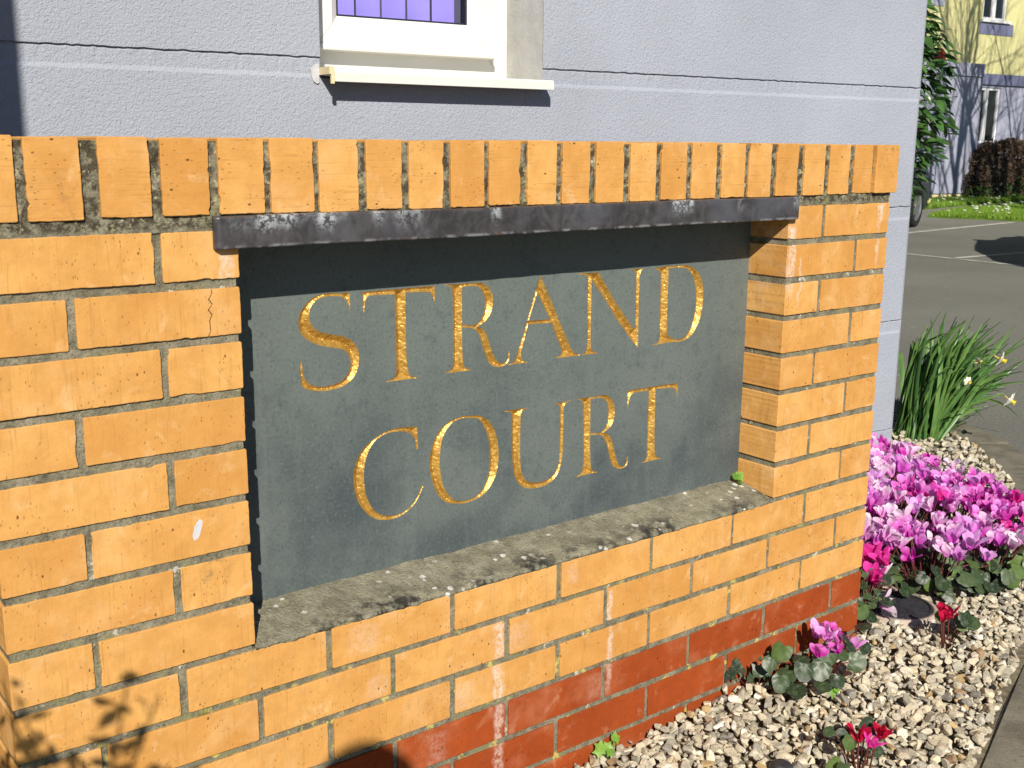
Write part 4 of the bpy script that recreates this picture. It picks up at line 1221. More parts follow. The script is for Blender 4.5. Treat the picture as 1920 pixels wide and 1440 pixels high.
cyclamen('cyclamen_plant', 'pink cyclamen with dark marbled leaves at the foot of the red bricks', (1.225, -0.075), [(-0.045, -0.03), (-0.01, -0.02), (0.03, -0.005), (0.065, -0.03), (0.01, 0.02), (0.045, 0.02), (-0.005, -0.05)], [(-0.13, -0.045), (-0.15, -0.02), (-0.04, -0.075), (-0.08, -0.07), (0.015, -0.075), (-0.09, -0.03), (-0.06, -0.05), (-0.03, -0.04), (0.0, -0.05), (-0.12, -0.01), (-0.06, 0.0), (0.03, -0.05), (0.07, -0.02), (0.11, -0.03), (-0.16, 0.0), (-0.02, 0.0), (-0.10, 0.02), (0.13, -0.01)], [PT['mag'], PT['lilac'], PT['mag']], 301, (0.055, 0.100), (0.014, 0.023), fsc=0.92)
cyclamen('cyclamen_plant', 'small red cyclamen alone in the gravel near the round black cover', (1.575, -0.155), [(-0.015, 0.01), (0.005, 0.0), (0.03, -0.01), (-0.03, -0.005)], [(0.02, -0.02), (0.045, -0.03), (0.0, -0.02), (-0.025, 0.0), (0.03, 0.01), (0.055, -0.015), (0.01, -0.035)], [PT['red']], 302, (0.05, 0.08), (0.013, 0.020), fsc=0.8)
cyclamen('cyclamen_plant', 'small crimson cyclamen in the gravel nearest the camera', (0.985, -0.345), [(0.0, -0.02), (0.015, -0.03), (-0.012, -0.005)], [(-0.03, 0.0), (-0.05, 0.01), (-0.02, 0.02), (0.02, 0.0), (-0.04, 0.035), (0.035, -0.01), (0.0, 0.03), (-0.06, -0.01)], [PT['red'], PT['hot']], 303, (0.065, 0.095), (0.011, 0.017), fsc=0.72)

# ivy-like leaves creeping at the wall foot and small weeds
def lobed(seed, mt):
    r = random.Random(seed); mb = MB(); n = 15
    vs = [(0, 0, 0.02)]
    for k in range(n):
        a = 2 * math.pi * k / n
        rad = 0.72 + 0.28 * math.cos(5 * a) if math.cos(a) > -0.8 else 0.6
        vs.append((math.cos(a) * rad, math.sin(a) * rad, 0.06 * math.sin(3 * a + seed)))
    mb.add(vs, [(0, 1 + i, 1 + (i + 1) % n) for i in range(n)])
    return mb.mesh('leaf', mt, True)
IVY = [lobed(s, M['cyc_leaf']) for s in range(3)]
SPR = [lobed(s + 7, M['fresh']) for s in range(3)]
def sprig(name, label, base, n, spread, size, meshes, seed, tall=0.04, face=None):
    r = random.Random(seed)
    root = empty(name, base); tag(root, label, 'plant')
    for k in range(n):
        dx, dy = r.uniform(-spread, spread), r.uniform(-spread, spread) * 0.6
        h = r.uniform(0.4, 1.0) * tall
        o = link('leaf', meshes[k % len(meshes)], root, local=True)
        o.location = (dx, dy, h); s = size * r.uniform(0.75, 1.25); o.scale = (s, s, s)
        o.rotation_mode = 'QUATERNION'; o.rotation_quaternion = Vector((0, 0, 1)).rotation_difference((Vector((-0.5, -0.7, 0.55)) + Vector((r.gauss(0, .3), r.gauss(0, .3), r.gauss(0, .25)))).normalized()) @ Quaternion((0, 0, 1), r.uniform(0, 6.28))
        mb = MB(); mb.tube([(dx * 0.2, dy * 0.2, -0.004), (dx * 0.7, dy * 0.7, h * 0.7), (dx, dy, h)], 0.0009, 4)
        link('stem', mb.mesh('stem', M['stem'] if meshes is IVY else M['fresh'], True), root, local=True)
    return root
sprig('ivy_plant', 'low dark ivy leaves creeping at the wall foot left of the pink cyclamen', (1.09, -0.035, -0.395), 14, 0.07, 0.019, IVY, 1, 0.075)
sprig('ivy_plant', 'dark ivy leaves climbing at the lower right end of the brick wall', (1.505, 0.02, -0.385), 60, 0.045, 0.016, IVY, 2, 0.15)
sprig('weed', 'tiny green weed in the corner of the cement sill', (1.118, 0.070, 0.020), 6, 0.013, 0.0095, SPR, 3, 0.026)
sprig('weed', 'small bright green weed in the gravel at the foot of the wall', (0.675, -0.03, -0.40), 7, 0.028, 0.014, SPR, 4, 0.035)
sprig('weed', 'yellow green seedling below the pink cyclamen', (1.19, -0.145, -0.388), 7, 0.018, 0.011, SPR, 5, 0.022)

# fallen pale petals
for (px, py, lab, s) in ((1.545, -0.005, 'fallen pale lilac cyclamen flower lying beside the wall end', 1.0), (1.78, 0.0, 'fallen white and mauve cyclamen flower beside the round black cover', 0.7)):
    o = link('fallen_flower', FLW[3]); tag(o, lab, 'flower')
    o.location = (px, py, bed_z(px, py) + (0.055 if s == 1.0 else 0.022)); o.rotation_euler = (R(80), R(20), 0.7); o.scale = (s, s, s)
    obj_mat(o, PT['pale'])

# round black access cover in a cement collar
cov = empty('access_cover', (1.665, 0.03, bed_z(1.665, 0.03))); tag(cov, 'round black textured access cover set in the gravel by the wall end', 'cover')
mb = MB()
def ringpts(r_, z, n=40): return [(math.cos(2 * math.pi * k / n) * r_, math.sin(2 * math.pi * k / n) * r_, z) for k in range(n)]
rings = [(0.0005, 0.006), (0.030, 0.0062), (0.060, 0.006), (0.073, 0.0055), (0.0745, 0.003), (0.076, 0.003), (0.0765, 0.007), (0.082, 0.007), (0.083, -0.03)]
vs = sum([ringpts(a, z) for a, z in rings], [])
n = 40
mb.add(vs, [(i * n + k, i * n + (k + 1) % n, (i + 1) * n + (k + 1) % n, (i + 1) * n + k) for i in range(len(rings) - 1) for k in range(n)])
for i in range(-8, 9):
    for j in range(-8, 9):
        x, y = i * 0.0085 + (0.004 if j % 2 else 0), j * 0.0085
        if math.hypot(x, y) < 0.068: mb.box(x - 0.0028, x + 0.0028, y - 0.0014, y + 0.0014, 0.0055, 0.0085)
mb.build('lid', M['black_iron'], cov, False, True)
mb = MB(); rings = [(0.0835, 0.002), (0.084, 0.006), (0.094, 0.004), (0.098, -0.03)]
vs = sum([ringpts(a, z) for a, z in rings], [])
mb.add(vs, [(i * n + k, i * n + (k + 1) % n, (i + 1) * n + (k + 1) % n, (i + 1) * n + k) for i in range(len(rings) - 1) for k in range(n)])
mb.build('collar', M['pinkstone'], cov, True, True)
# small dark ground light at the lower edge
mb = MB(); prof = [(0.0005, 0.020), (0.010, 0.019), (0.018, 0.015), (0.022, 0.008), (0.023, -0.02)]
vs = sum([[(math.cos(2 * math.pi * k / 20) * a, math.sin(2 * math.pi * k / 20) * a, z) for k in range(20)] for a, z in prof], [])
mb.add(vs, [(i * 20 + k, i * 20 + (k + 1) % 20, (i + 1) * 20 + (k + 1) % 20, (i + 1) * 20 + k) for i in range(len(prof) - 1) for k in range(20)])
o = mb.build('ground_light', M['black_iron'], None, True, loc=(0.875, -0.262, -0.388)); tag(o, 'small black domed ground light in the gravel at the lower edge', 'light')

# ---- daffodils
def blade_mesh(seed):
    r = random.Random(seed); mb = MB()
    L = 1.0; bend = r.uniform(0.25, 1.0); tw = r.uniform(-0.9, 0.9); kink = r.random() < 0.15
    nseg = 9
    pts = []
    p = Vector((0, 0, 0)); ang = 0.0
    for i in range(nseg + 1):
        t = i / nseg
        pts.append((p.copy(), ang, t))
        ang = bend * (t ** 1.5) * (1.9 if kink and t > 0.6 else 1.0)
        p += Vector((math.sin(ang), 0, math.cos(ang))) * (L / nseg)
    vs = []
    for p, a, t in pts:
        wd = 0.5 * (0.85 + 0.25 * math.sin(t * math.pi)) * (1 if t < 0.8 else max(0.08, (1 - t) / 0.2))
        tt = tw * t
        side = Vector((math.sin(tt) * math.cos(a), math.cos(tt), 0)); nn = Vector((math.cos(a), 0, -math.sin(a)))
        vs += [p - side * wd * 0.04, p + nn * -0.006, p + side * wd * 0.04]
    fs = []
    for i in range(nseg):
        b = i * 3
        fs += [(b, b + 1, b + 4, b + 3), (b + 1, b + 2, b + 5, b + 4)]
    mb.add(vs, fs)
    return mb.mesh('leaf_blade', M['blade'], True)
BL = [blade_mesh(s) for s in range(14)]
daf = empty('daffodil_clump', (3.22, 0.97, bed_z(3.2, 0.98) - 0.01))
tag(daf, 'clump of arching daffodil leaves with a few cream flowers beside the house corner', 'flower')
r = random.Random(8)
for k in range(290):
    o = link('leaf_blade', BL[k % len(BL)], daf, local=True)
    rad = 0.115 * math.sqrt(r.random()); a = r.uniform(0, 6.28)
    o.location = (math.cos(a) * rad * 1.0, math.sin(a) * rad * 0.8, 0)
    az = r.gauss(R(-32), 0.85)                       # most lean out towards the light
    tilt = abs(r.gauss(0.42, 0.34)) + (0.25 if r.random() < 0.3 else 0)
    o.rotation_mode = 'ZYX'
    o.rotation_euler = (r.uniform(-0.25, 0.25), tilt, az)
    s = r.uniform(0.33, 0.52); o.scale = (s, s * 0.85, s)
def daff_flower(seed):
    r = random.Random(seed); mb = MB()
    for k in range(6):
        a = k * math.pi / 3 + r.uniform(-.1, .1)
        def P(u, v, a=a):
            wd = 0.020 * math.sin(math.pi * (0.15 + 0.8 * v)); s = (u - 0.5) * wd * 1.3
            rad = 0.004 + 0.027 * v; z = 0.010 - 0.010 * v - 0.004 * (2 * abs(u - .5)) ** 2
            return (math.cos(a) * rad - math.sin(a) * s, math.sin(a) * rad + math.cos(a) * s, z)
        mb.grid(P, 3, 4, 0)
    mb.tube([(0, 0, 0.004), (0, 0, 0.016), (0, 0, 0.022)], [0.006, 0.0075, 0.010], 10, 1, False)
    mb.tube([(0, 0, -0.018), (0, 0, 0.0), (0, 0, 0.006)], [0.003, 0.004, 0.006], 8, 1)
    return mb.mesh('daffodil_flower', [M['daff_w'], M['daff_y']], True)
DF = daff_flower(1)
for (wx, wy, wz, rx, rz_, sc) in ((3.27, 0.70, -0.052, 115, 35, 1.05), (3.285, 0.655, -0.20, 120, 20, 1.0), (3.30, 0.80, -0.085, 80, 60, 0.7), (3.24, 0.80, -0.150, 95, -20, 0.6)):
    lp = Vector((wx, wy, wz)) - Vector(daf.location)
    o = link('daffodil_flower', DF, daf, local=True); o.location = lp; o.rotation_euler = (R(rx), R(r.uniform(-15, 15)), R(rz_)); o.scale = (sc,) * 3
    mb = MB(); b0 = Vector((r.uniform(-.05, .05), r.uniform(-.05, .05), 0))
    q = o.rotation_euler.to_matrix() @ Vector((0, 0, -0.017 * sc))
    top = lp + q
    mb.tube([b0, b0.lerp(top, 0.5) + Vector((0, 0, 0.03)), top + Vector((0, 0, 0.008)) + q * 0.6, top], 0.0028, 6)
    st = link('flower_stalk', mb.mesh('flower_stalk', M['blade'], True), daf, local=True)
    mb = MB(); mb.tube([top + q * 0.5 + Vector((0, 0, .006)), top + Vector((0, 0, 0.0)), top - q * 1.2], [0.001, 0.0042, 0.0012], 6)
    link('sheath', mb.mesh('sheath', M['daff_brown'], True), daf, local=True)
# ---- camellia at the house corner
def cam_leaf(seed):
    r = random.Random(seed); mb = MB()
    cv = r.uniform(0.15, 0.5)
    def P(u, v):
        wd = math.sin(math.pi * (0.04 + 0.94 * v ** 0.9)) * 0.42
        s = (u - 0.5) * wd
        return (s, v, -cv * v * v * 0.5 - 0.25 * abs(s) * -1 * 0.6)
    mb.grid(P, 4, 6)
    return mb.mesh('leaf', M['camellia'], True)
CL = [cam_leaf(s) for s in range(6)]
cb = Vector((4.62, 2.30, GZ))
camellia = empty('camellia_shrub', cb); tag(camellia, 'glossy green camellia shrub with a red flower beside the house corner', 'shrub')
r = random.Random(31)
def crown_r(z):     # half width of the crown at height z above ground
    t = (z - 0.80) / 1.25
    if t < 0 or t > 1: return 0.0
    return 0.40 * (math.sin(math.pi * (0.10 + 0.86 * t)) ** 0.6)
mb = MB(); mb.tube([(0, 0, -0.05), (0.01, 0.02, 0.5), (0.0, -0.02, 1.0), (0.03, 0.0, 1.9)], [0.035, 0.028, 0.022, 0.006], 8)
tips = []
for k in range(46):
    z0 = r.uniform(0.7, 1.7); a = r.uniform(0, 6.28)
    z1 = min(2.02, z0 + r.uniform(0.12, 0.35)); rad = crown_r(z1) * r.uniform(0.55, 1.0)
    p1 = Vector((math.cos(a) * rad, math.sin(a) * rad, z1))
    mid = Vector((p1.x * 0.5, p1.y * 0.5, (z0 + z1) / 2 - 0.02))
    mb.tube([(0, 0, z0), mid, p1], [0.010, 0.006, 0.003], 5)
    tips.append((mid, p1))
link('trunk', mb.mesh('trunk', M['bark'], True), camellia, local=True)
bulk = MB()
for k in range(2600):
    z = r.uniform(0.82, 2.04); a = r.uniform(0, 6.28)
    R0 = crown_r(z) * (1 + 0.22 * noise.noise((a * 1.3, z * 3.0, 4.4)))
    rad = R0 * (r.random() ** 0.35)
    p = Vector((math.cos(a) * rad, math.sin(a) * rad, z))
    L = r.uniform(0.06, 0.098)
    yw = a - math.pi / 2 + r.uniform(-0.9, 0.9); pt = r.uniform(-0.9, 0.35); rl = r.uniform(-0.7, 0.7)
    Rm = Matrix.Rotation(yw, 4, 'Z') @ Matrix.Rotation(pt, 4, 'X') @ Matrix.Rotation(rl, 4, 'Y') @ Matrix.Diagonal((L, L, L, 1))
    face = math.cos(a) * 0.75 + math.sin(a) * -0.65     # camera-facing and sunny side
    if face > 0.25 and rad > R0 * 0.62 and k % 1 == 0 and len(camellia.children) < 290:
        o = link('leaf', CL[k % 6], camellia, local=True, matrix=Matrix.Translation(p) @ Rm)
    else:
        me = CL[k % 6]
        TM = Matrix.Translation(p) @ Rm
        bulk.add([TM @ v.co for v in me.vertices], [tuple(f.vertices) for f in me.polygons])
tag(bulk.build('inner_foliage', M['camellia'], camellia, True, True), kind='stuff')
def rosette(seed, n, rad):
    r = random.Random(seed); mb = MB()
    for k in range(n):
        a = k * 2.4; q = rad * (0.35 + 0.65 * k / n)
        def P(u, v):
            s = (u - 0.5) * q * 1.1 * math.sin(math.pi * (0.15 + 0.75 * v)); x = q * v; z = 0.35 * q * (1 - k / n) + 0.3 * q * v * (1 - k / n * 1.5)
            return (math.cos(a) * x - math.sin(a) * s, math.sin(a) * x + math.cos(a) * s, z)
        mb.grid(P, 3, 3)
    return mb.mesh('flower', M['camellia_fl'], True)
for (p, s) in (((4.90, 2.07, 1.183), 0.055), ((4.87, 2.09, 1.16), 0.05)):
    o = link('flower', rosette(int(s * 1000), 14, s), camellia, local=True); o.location = Vector(p) - cb; o.rotation_euler = (R(70), 0, R(55))
for (p, s) in (((4.985, 2.155, 1.215), 0.02), ((4.93, 2.12, 0.74), 0.018), ((4.90, 2.11, 0.70), 0.016), ((4.87, 2.05, 0.42), 0.014)):
    mb = MB(); mb.tube([(0, 0, -s), (0, 0, -s * .4), (0, 0, s * .4), (0, 0, s * 1.2)], [s * .2, s * .7, s * .6, s * .1], 8)
    o = link('bud', mb.mesh('bud', M['bud'], True), camellia, local=True); o.location = Vector(p) - cb; o.rotation_euler = (0.4, 0.3, 0)

# ================================================================== CAR PARK, LAWNS
def strip(name, a, b, wd, z, mat):
    a, b = Vector(a), Vector(b); d = (b - a).normalized(); n = Vector((-d.y, d.x)) * wd / 2
    mb = MB(); q = [a - n, b - n, b + n, a + n]
    mb.add([(p.x, p.y, z) for p in q], [(0, 1, 2, 3)])
    return tag(mb.build(name, mat), kind='structure')
strip('painted_line', (8.5, 6.85), (16.25, 7.71), 0.11, GZ + 0.004, M['line'])
strip('painted_line', (10.25, 6.4), (10.02, 3.6), 0.07, GZ + 0.004, M['line'])
strip('painted_line', (10.22, 5.03), (12.4, 4.88), 0.09, GZ + 0.0045, M['line'])

def lawn(name, poly, z, blades, vis, seed):
    mb = MB(); n = len(poly)
    mb.add([(x, y, z) for x, y in poly] + [(x, y, GZ - 0.02) for x, y in poly], [tuple(range(n))] + [(i, n + i, n + (i + 1) % n, (i + 1) % n) for i in range(n)])
    root = mb.build(name, M['turf']); tag(root, kind='structure')
    rs_ = np.random.RandomState(seed)
    P2 = [Vector(p) for p in poly]
    m = blades * 3
    px = rs_.uniform(vis[0], vis[1], m); py = rs_.uniform(vis[2], vis[3], m)
    ok = inside(px, py, [P2]); px = px[ok][:blades]; py = py[ok][:blades]
    k = len(px)
    h = rs_.uniform(0.035, 0.085, k); a = rs_.uniform(0, 3.14, k); lx = rs_.normal(0, 0.02, k); ly = rs_.normal(0, 0.02, k); wd = rs_.uniform(0.006, 0.013, k)
    V = np.zeros((k, 3, 3))
    V[:, 0] = np.stack([px - np.cos(a) * wd, py - np.sin(a) * wd, np.full(k, z)], 1)
    V[:, 1] = np.stack([px + np.cos(a) * wd, py + np.sin(a) * wd, np.full(k, z)], 1)
    V[:, 2] = np.stack([px + lx, py + ly, z + h], 1)
    me = mesh('grass', V.reshape(-1, 3), [(3 * i, 3 * i + 1, 3 * i + 2) for i in range(k)], M['grass'])
    return me, (px, py)
nearp = [(16.15, 9.12), (16.25, 8.75), (16.40, 8.40), (16.52, 7.80), (17.0, 6.3), (21.5, 5.8), (23.5, 9.9), (21.1, 10.08), (19.75, 9.98), (18.8, 9.95), (17.4, 9.55)]
me, pp = lawn('lawn', nearp, GZ + 0.03, 26000, (16.0, 22.0, 7.2, 10.2), 1)
tag(link('grass', me), 'sunlit grass strip beyond the car park line', 'grass', kind='stuff')
farp = [(15.5, 10.3), (18.5, 10.55), (20.8, 10.97), (23.1, 11.17), (27.0, 11.4), (32.0, 11.5), (32.0, 12.2), (24.0, 12.7), (15.0, 13.5)]
me2, pp2 = lawn('lawn', farp, GZ + 0.03, 22000, (17.5, 27.0, 10.5, 12.7), 2)
tag(link('grass', me2), 'grass in front of the yellow building', 'grass', kind='stuff')
rs2 = np.random.RandomState(4); mb = MB()
for (px, py), cnt in (((pp), 70), ((pp2), 60)):
    for i in rs2.choice(len(px), cnt):
        s = rs2.uniform(0.016, 0.035); x, y, z = px[i], py[i], GZ + 0.03 + rs2.uniform(0.06, 0.10)
        mb.add([(x + math.cos(k * 1.047) * s, y + math.sin(k * 1.047) * s, z + 0.01 * math.sin(k)) for k in range(6)], [tuple(range(6))])
        mb.tube([(x, y, z - 0.09), (x, y, z)], 0.003, 4)
tag(mb.build('daisies', M['daisy']), 'white daisies scattered in the grass', 'flower', kind='stuff')

# ---- cars
def make_car(name, label, loc, rz, paint):
    root = empty(name, loc, rz); tag(root, label, 'car')
    Lh = 2.05; Wd = 0.84
    # lower body: side outline swept across the width with tumblehome
    prof = [(-2.05, 0.30), (-2.08, 0.55), (-2.02, 0.86), (-1.75, 0.93), (0.55, 0.96), (0.95, 0.93), (1.55, 0.83), (1.95, 0.68), (2.05, 0.50), (2.02, 0.26)]
    und = []
    for cxw in (1.28, -1.28):
        und += [(cxw + 0.36 * math.cos(a), 0.30 + 0.36 * math.sin(a)) for a in [math.pi * k / 10 for k in range(11)]]
    full = prof + [(1.66, 0.22)] + [p for p in und if p[1] > 0.24][:11] + [(0.9, 0.20), (-0.9, 0.20)] + und[11:] + [(-1.66, 0.22)]
    mb = MB(); n = len(full)
    secs = [(-Wd, 0.94), (-Wd * 0.96, 1.0), (0, 1.0), (Wd * 0.96, 1.0), (Wd, 0.94)]
    vs = []
    for yy, sc in secs:
        for (x, z) in full:
            bul = 1.0 if abs(yy) < Wd * 0.97 else 0.985
            endb = -0.10 * (abs(yy) / Wd) ** 2 * (1 if abs(x) > 1.7 else 0) * (1 if x > 0 else -1)
            vs.append((x * bul + endb, yy, 0.55 + (z - 0.55) * sc))
    fs = [(i * n + k, i * n + (k + 1) % n, (i + 1) * n + (k + 1) % n, (i + 1) * n + k) for i in range(len(secs) - 1) for k in range(n)]
    fs += [tuple(range(n)), tuple(range(len(vs) - 1, len(vs) - n - 1, -1))]
    mb.add(vs, fs)
    mb.build('body', paint, root, False, True)
    cab_b = [(-1.85, 0.92), (0.85, 0.94)]; cab_t = [(-1.45, 1.40), (-0.9, 1.46), (-0.1, 1.46), (0.12, 1.42)]
    mb = MB(); side = [cab_b[0]] + cab_t + [cab_b[1]]
    vs = []
    for s in (-1, 1):
        for (x, z) in side:
            vs.append((x, s * (0.79 - 0.17 * (z - 0.92) / 0.54), z))
    k = len(side)
    mb.add(vs, [tuple(range(k)), tuple(range(2 * k - 1, k - 1, -1))] + [(i, k + i, k + (i + 1) % k, (i + 1) % k) for i in range(k)])
    mb.build('cabin', paint, root, False, True)
    def pane(name_, quad): 
        m2 = MB(); m2.add(quad, [(0, 1, 2, 3)]); m2.build(name_, M['carglass'], root, False, True)
    for s in (-1, 1):
        yb, yt = s * 0.787, s * 0.640
        pane('side_window', [(-0.55, yb, 0.97), (0.68, yb, 0.97), (0.08, yt, 1.39), (-0.55, yt, 1.41)])
        pane('side_window', [(-1.55, yb, 0.97), (-0.62, yb, 0.97), (-0.62, yt, 1.41), (-1.32, yt, 1.38)])
    pane('windscreen', [(0.84, -0.70, 0.965), (0.84, 0.70, 0.965), (0.155, 0.58, 1.405), (0.155, -0.58, 1.405)])
    pane('rear_window', [(-1.83, 0.68, 0.97), (-1.83, -0.68, 0.97), (-1.485, -0.56, 1.37), (-1.485, 0.56, 1.37)])
    for s in (-1, 1):
        m2 = MB(); m2.box(1.90, 2.00, s * 0.66 - 0.13, s * 0.66 + 0.13, 0.60, 0.70, bev=0.02); m2.build('headlight', M['lamp'], root, False, True)
        m2 = MB(); m2.box(-2.08, -1.98, s * 0.68 - 0.10, s * 0.68 + 0.10, 0.66, 0.86, bev=0.02); m2.build('tail_light', M['tail'], root, False, True)
        m2 = MB(); m2.box(0.48, 0.62, s * 0.90 - 0.07, s * 0.90 + 0.07, 0.98, 1.09, bev=0.02); m2.build('wing_mirror', paint, root, False, True)
    for xw in (1.28, -1.28):
        for s in (-1, 1):
            wh = empty('wheel'); wh.parent = root; wh.location = (xw, s * 0.76, 0.30); wh.rotation_euler = (0, 0, 0 if s < 0 else math.pi)
            m2 = MB(); rp = [(0.205, -0.085), (0.25, -0.095), (0.285, -0.09), (0.302, -0.07), (0.305, 0.0), (0.302, 0.07), (0.285, 0.09), (0.205, 0.085)]
            nn = 32
            vs = [(math.cos(2 * math.pi * q / nn) * a, y, math.sin(2 * math.pi * q / nn) * a) for a, y in rp for q in range(nn)]
            m2.add(vs, [(i * nn + q, i * nn + (q + 1) % nn, (i + 1) * nn + (q + 1) % nn, (i + 1) * nn + q) for i in range(len(rp) - 1) for q in range(nn)])
            link('tyre', m2.mesh('tyre', M['tyre'], True), wh, local=True)
            m2 = MB(); rp = [(0.207, -0.088), (0.200, -0.080), (0.188, -0.070), (0.186, 0.08)]
            vs = [(math.cos(2 * math.pi * q / nn) * a, y, math.sin(2 * math.pi * q / nn) * a) for a, y in rp for q in range(nn)]
            m2.add(vs, [(i * nn + q, i * nn + (q + 1) % nn, (i + 1) * nn + (q + 1) % nn, (i + 1) * nn + q) for i in range(len(rp) - 1) for q in range(nn)])
            for q in range(5):
                a = q * 2 * math.pi / 5 + 0.3
                d = Vector((math.cos(a), 0, math.sin(a))); t = Vector((-math.sin(a), 0, math.cos(a)))
                c = [d * 0.03 - t * 0.030, d * 0.03 + t * 0.030, d * 0.195 + t * 0.022, d * 0.195 - t * 0.022]
                m2.add([p + Vector((0, -0.068, 0)) for p in c] + [p + Vector((0, -0.045, 0)) for p in c], [(0, 1, 2, 3), (7, 6, 5, 4), (0, 4, 5, 1), (1, 5, 6, 2), (2, 6, 7, 3), (3, 7, 4, 0)])
            m2.tube([(0, -0.074, 0), (0, -0.03, 0)], 0.045, 16)
            link('rim', m2.mesh('rim', M['alloy']), wh, local=True)
    return root
hd = Vector((0.951, 0.309)); rn = Vector((0.309, -0.951))
c1 = Vector((13.95, 7.98)) - hd * 1.28 - rn * 0.80
make_car('parked_car', 'dark parked car of which only a front wheel shows past the house corner', (c1.x, c1.y, GZ), math.atan2(hd.y, hd.x), M['car_dark'])
make_car('parked_car', 'silver parked car beyond the right edge, known by its shadow on the asphalt', (11.73, 3.76, GZ), R(28), M['car_silver'])

# ================================================================== FAR BUILDING
FB = Vector((22.941, 12.819, GZ))
far = empty('apartment_building', FB, -A5)
tag(far, 'yellow and lavender rendered flats across the car park with tree shadows on them', 'building')
fz = lambda z: z - GZ
W1 = (0.50, 1.42, 0.80, 2.04); W2 = (0.50, 1.36, 3.49, 4.72)
BS = [-12.0, 0.0, W1[0], W1[1], 9.0, 10.0, 16.0]
more = [(4.6, 5.6, 0.80, 2.04), (4.6, 5.6, 3.49, 4.72), (-5.6, -4.6, 3.49, 4.72), (-9.6, -8.6, 3.49, 4.72)]
xb = sorted(set([-12, 16, -0.02] + [q for h in [W1, W2] + more for q in h[:2]]))
mb = MB(); zb = sorted(set([GZ - 0.2, 2.10] + [q for h in [W1] + more[:1] for q in h[2:]]))
hol = [W1] + more[:1]
cells(mb, xb, zb, hol, lambda x, z: (x, 0, fz(z)))
def reveals(mb, hs, dep):
    for a, b, c, d in hs:
        mb.quad((a, 0, fz(c)), (a, 0, fz(d)), (a, dep, fz(d)), (a, dep, fz(c))); mb.quad((b, 0, fz(c)), (b, dep, fz(c)), (b, dep, fz(d)), (b, 0, fz(d)))
        mb.quad((a, 0, fz(d)), (b, 0, fz(d)), (b, dep, fz(d)), (a, dep, fz(d))); mb.quad((a, 0, fz(c)), (a, dep, fz(c)), (b, dep, fz(c)), (b, 0, fz(c)))
reveals(mb, hol, 0.12)
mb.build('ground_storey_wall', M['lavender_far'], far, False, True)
mb = MB(); mb.box(-0.05, 16, -0.05, -0.001, fz(2.10), fz(2.335)); mb.build('string_course', M['band'], far, False, True)
mb = MB(); zb = sorted(set([2.10, 7.2] + [q for h in [W2] + more[1:] for q in h[2:]])); hol = [W2] + more[1:]
cells(mb, xb, zb, hol, lambda x, z: (x, 0, fz(z))); reveals(mb, hol, 0.12)
mb.quad((-12, 0, fz(GZ)), (-12, 9, fz(GZ)), (-12, 9, fz(7.2)), (-12, 0, fz(7.2))); mb.quad((16, 0, fz(GZ)), (16, 9, fz(GZ)), (16, 9, fz(7.2)), (16, 0, fz(7.2)))
mb.build('upper_wall', M['yellow'], far, False, True)
mb = MB(); mb.box(-12.3, 16.3, -0.4, 9.3, fz(7.2), fz(7.45)); mb.build('roof', M['roof'], far, False, True)
# projecting lavender pier on a pale plinth
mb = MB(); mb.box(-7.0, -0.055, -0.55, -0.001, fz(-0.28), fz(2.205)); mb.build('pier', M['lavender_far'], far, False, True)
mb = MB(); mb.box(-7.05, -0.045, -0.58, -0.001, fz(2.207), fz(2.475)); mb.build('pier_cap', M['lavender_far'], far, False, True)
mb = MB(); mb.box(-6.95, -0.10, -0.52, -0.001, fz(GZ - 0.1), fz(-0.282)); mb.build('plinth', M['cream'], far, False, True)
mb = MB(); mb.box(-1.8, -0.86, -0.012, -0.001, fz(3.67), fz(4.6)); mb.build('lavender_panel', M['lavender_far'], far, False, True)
for h, panel_ in ((W1, False), (W2, True), (more[0], False), (more[1], True), (more[2], True), (more[3], True)):
    a, b, c, d = h
    m2 = MB(); mid = (a + b) / 2; t = 0.06
    for (q0, q1) in ((a, mid), (mid, b)):
        for (xa, xb_, za, zb_) in ((q0, q0 + t, c, d), (q1 - t, q1, c, d), (q0 + t, q1 - t, c, c + t), (q0 + t, q1 - t, d - t, d)):
            m2.box(xa + 0.001, xb_ - 0.001, 0.03, 0.10, fz(za) + 0.001, fz(zb_) - 0.001)
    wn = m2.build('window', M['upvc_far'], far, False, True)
    for (q0, q1) in ((a, mid), (mid, b)):
        m2 = MB(); m2.quad((q0 + t, 0.07, fz(c + t)), (q1 - t, 0.07, fz(c + t)), (q1 - t, 0.07, fz(d - t)), (q0 + t, 0.07, fz(d - t)))
        link('pane', m2.mesh('pane', M['carglass']), wn, local=True)
    m2 = MB(); m2.box(a - 0.05, b + 0.12, -0.06, 0.02, fz(c) - 0.05, fz(c)); link('sill', m2.mesh('sill', M['upvc_far']), wn, local=True)
    if panel_:
        m2 = MB(); m2.box(a - 0.08, b + 0.28, -0.014, -0.001, fz(c) - 0.31, fz(c) - 0.06); m2.build('sill_panel', M['band'], far, False, True)
    m2 = MB(); m2.box(a, b, 0.6, 0.62, fz(c), fz(d)); m2.build('room_back', M['room'], far, False, True)

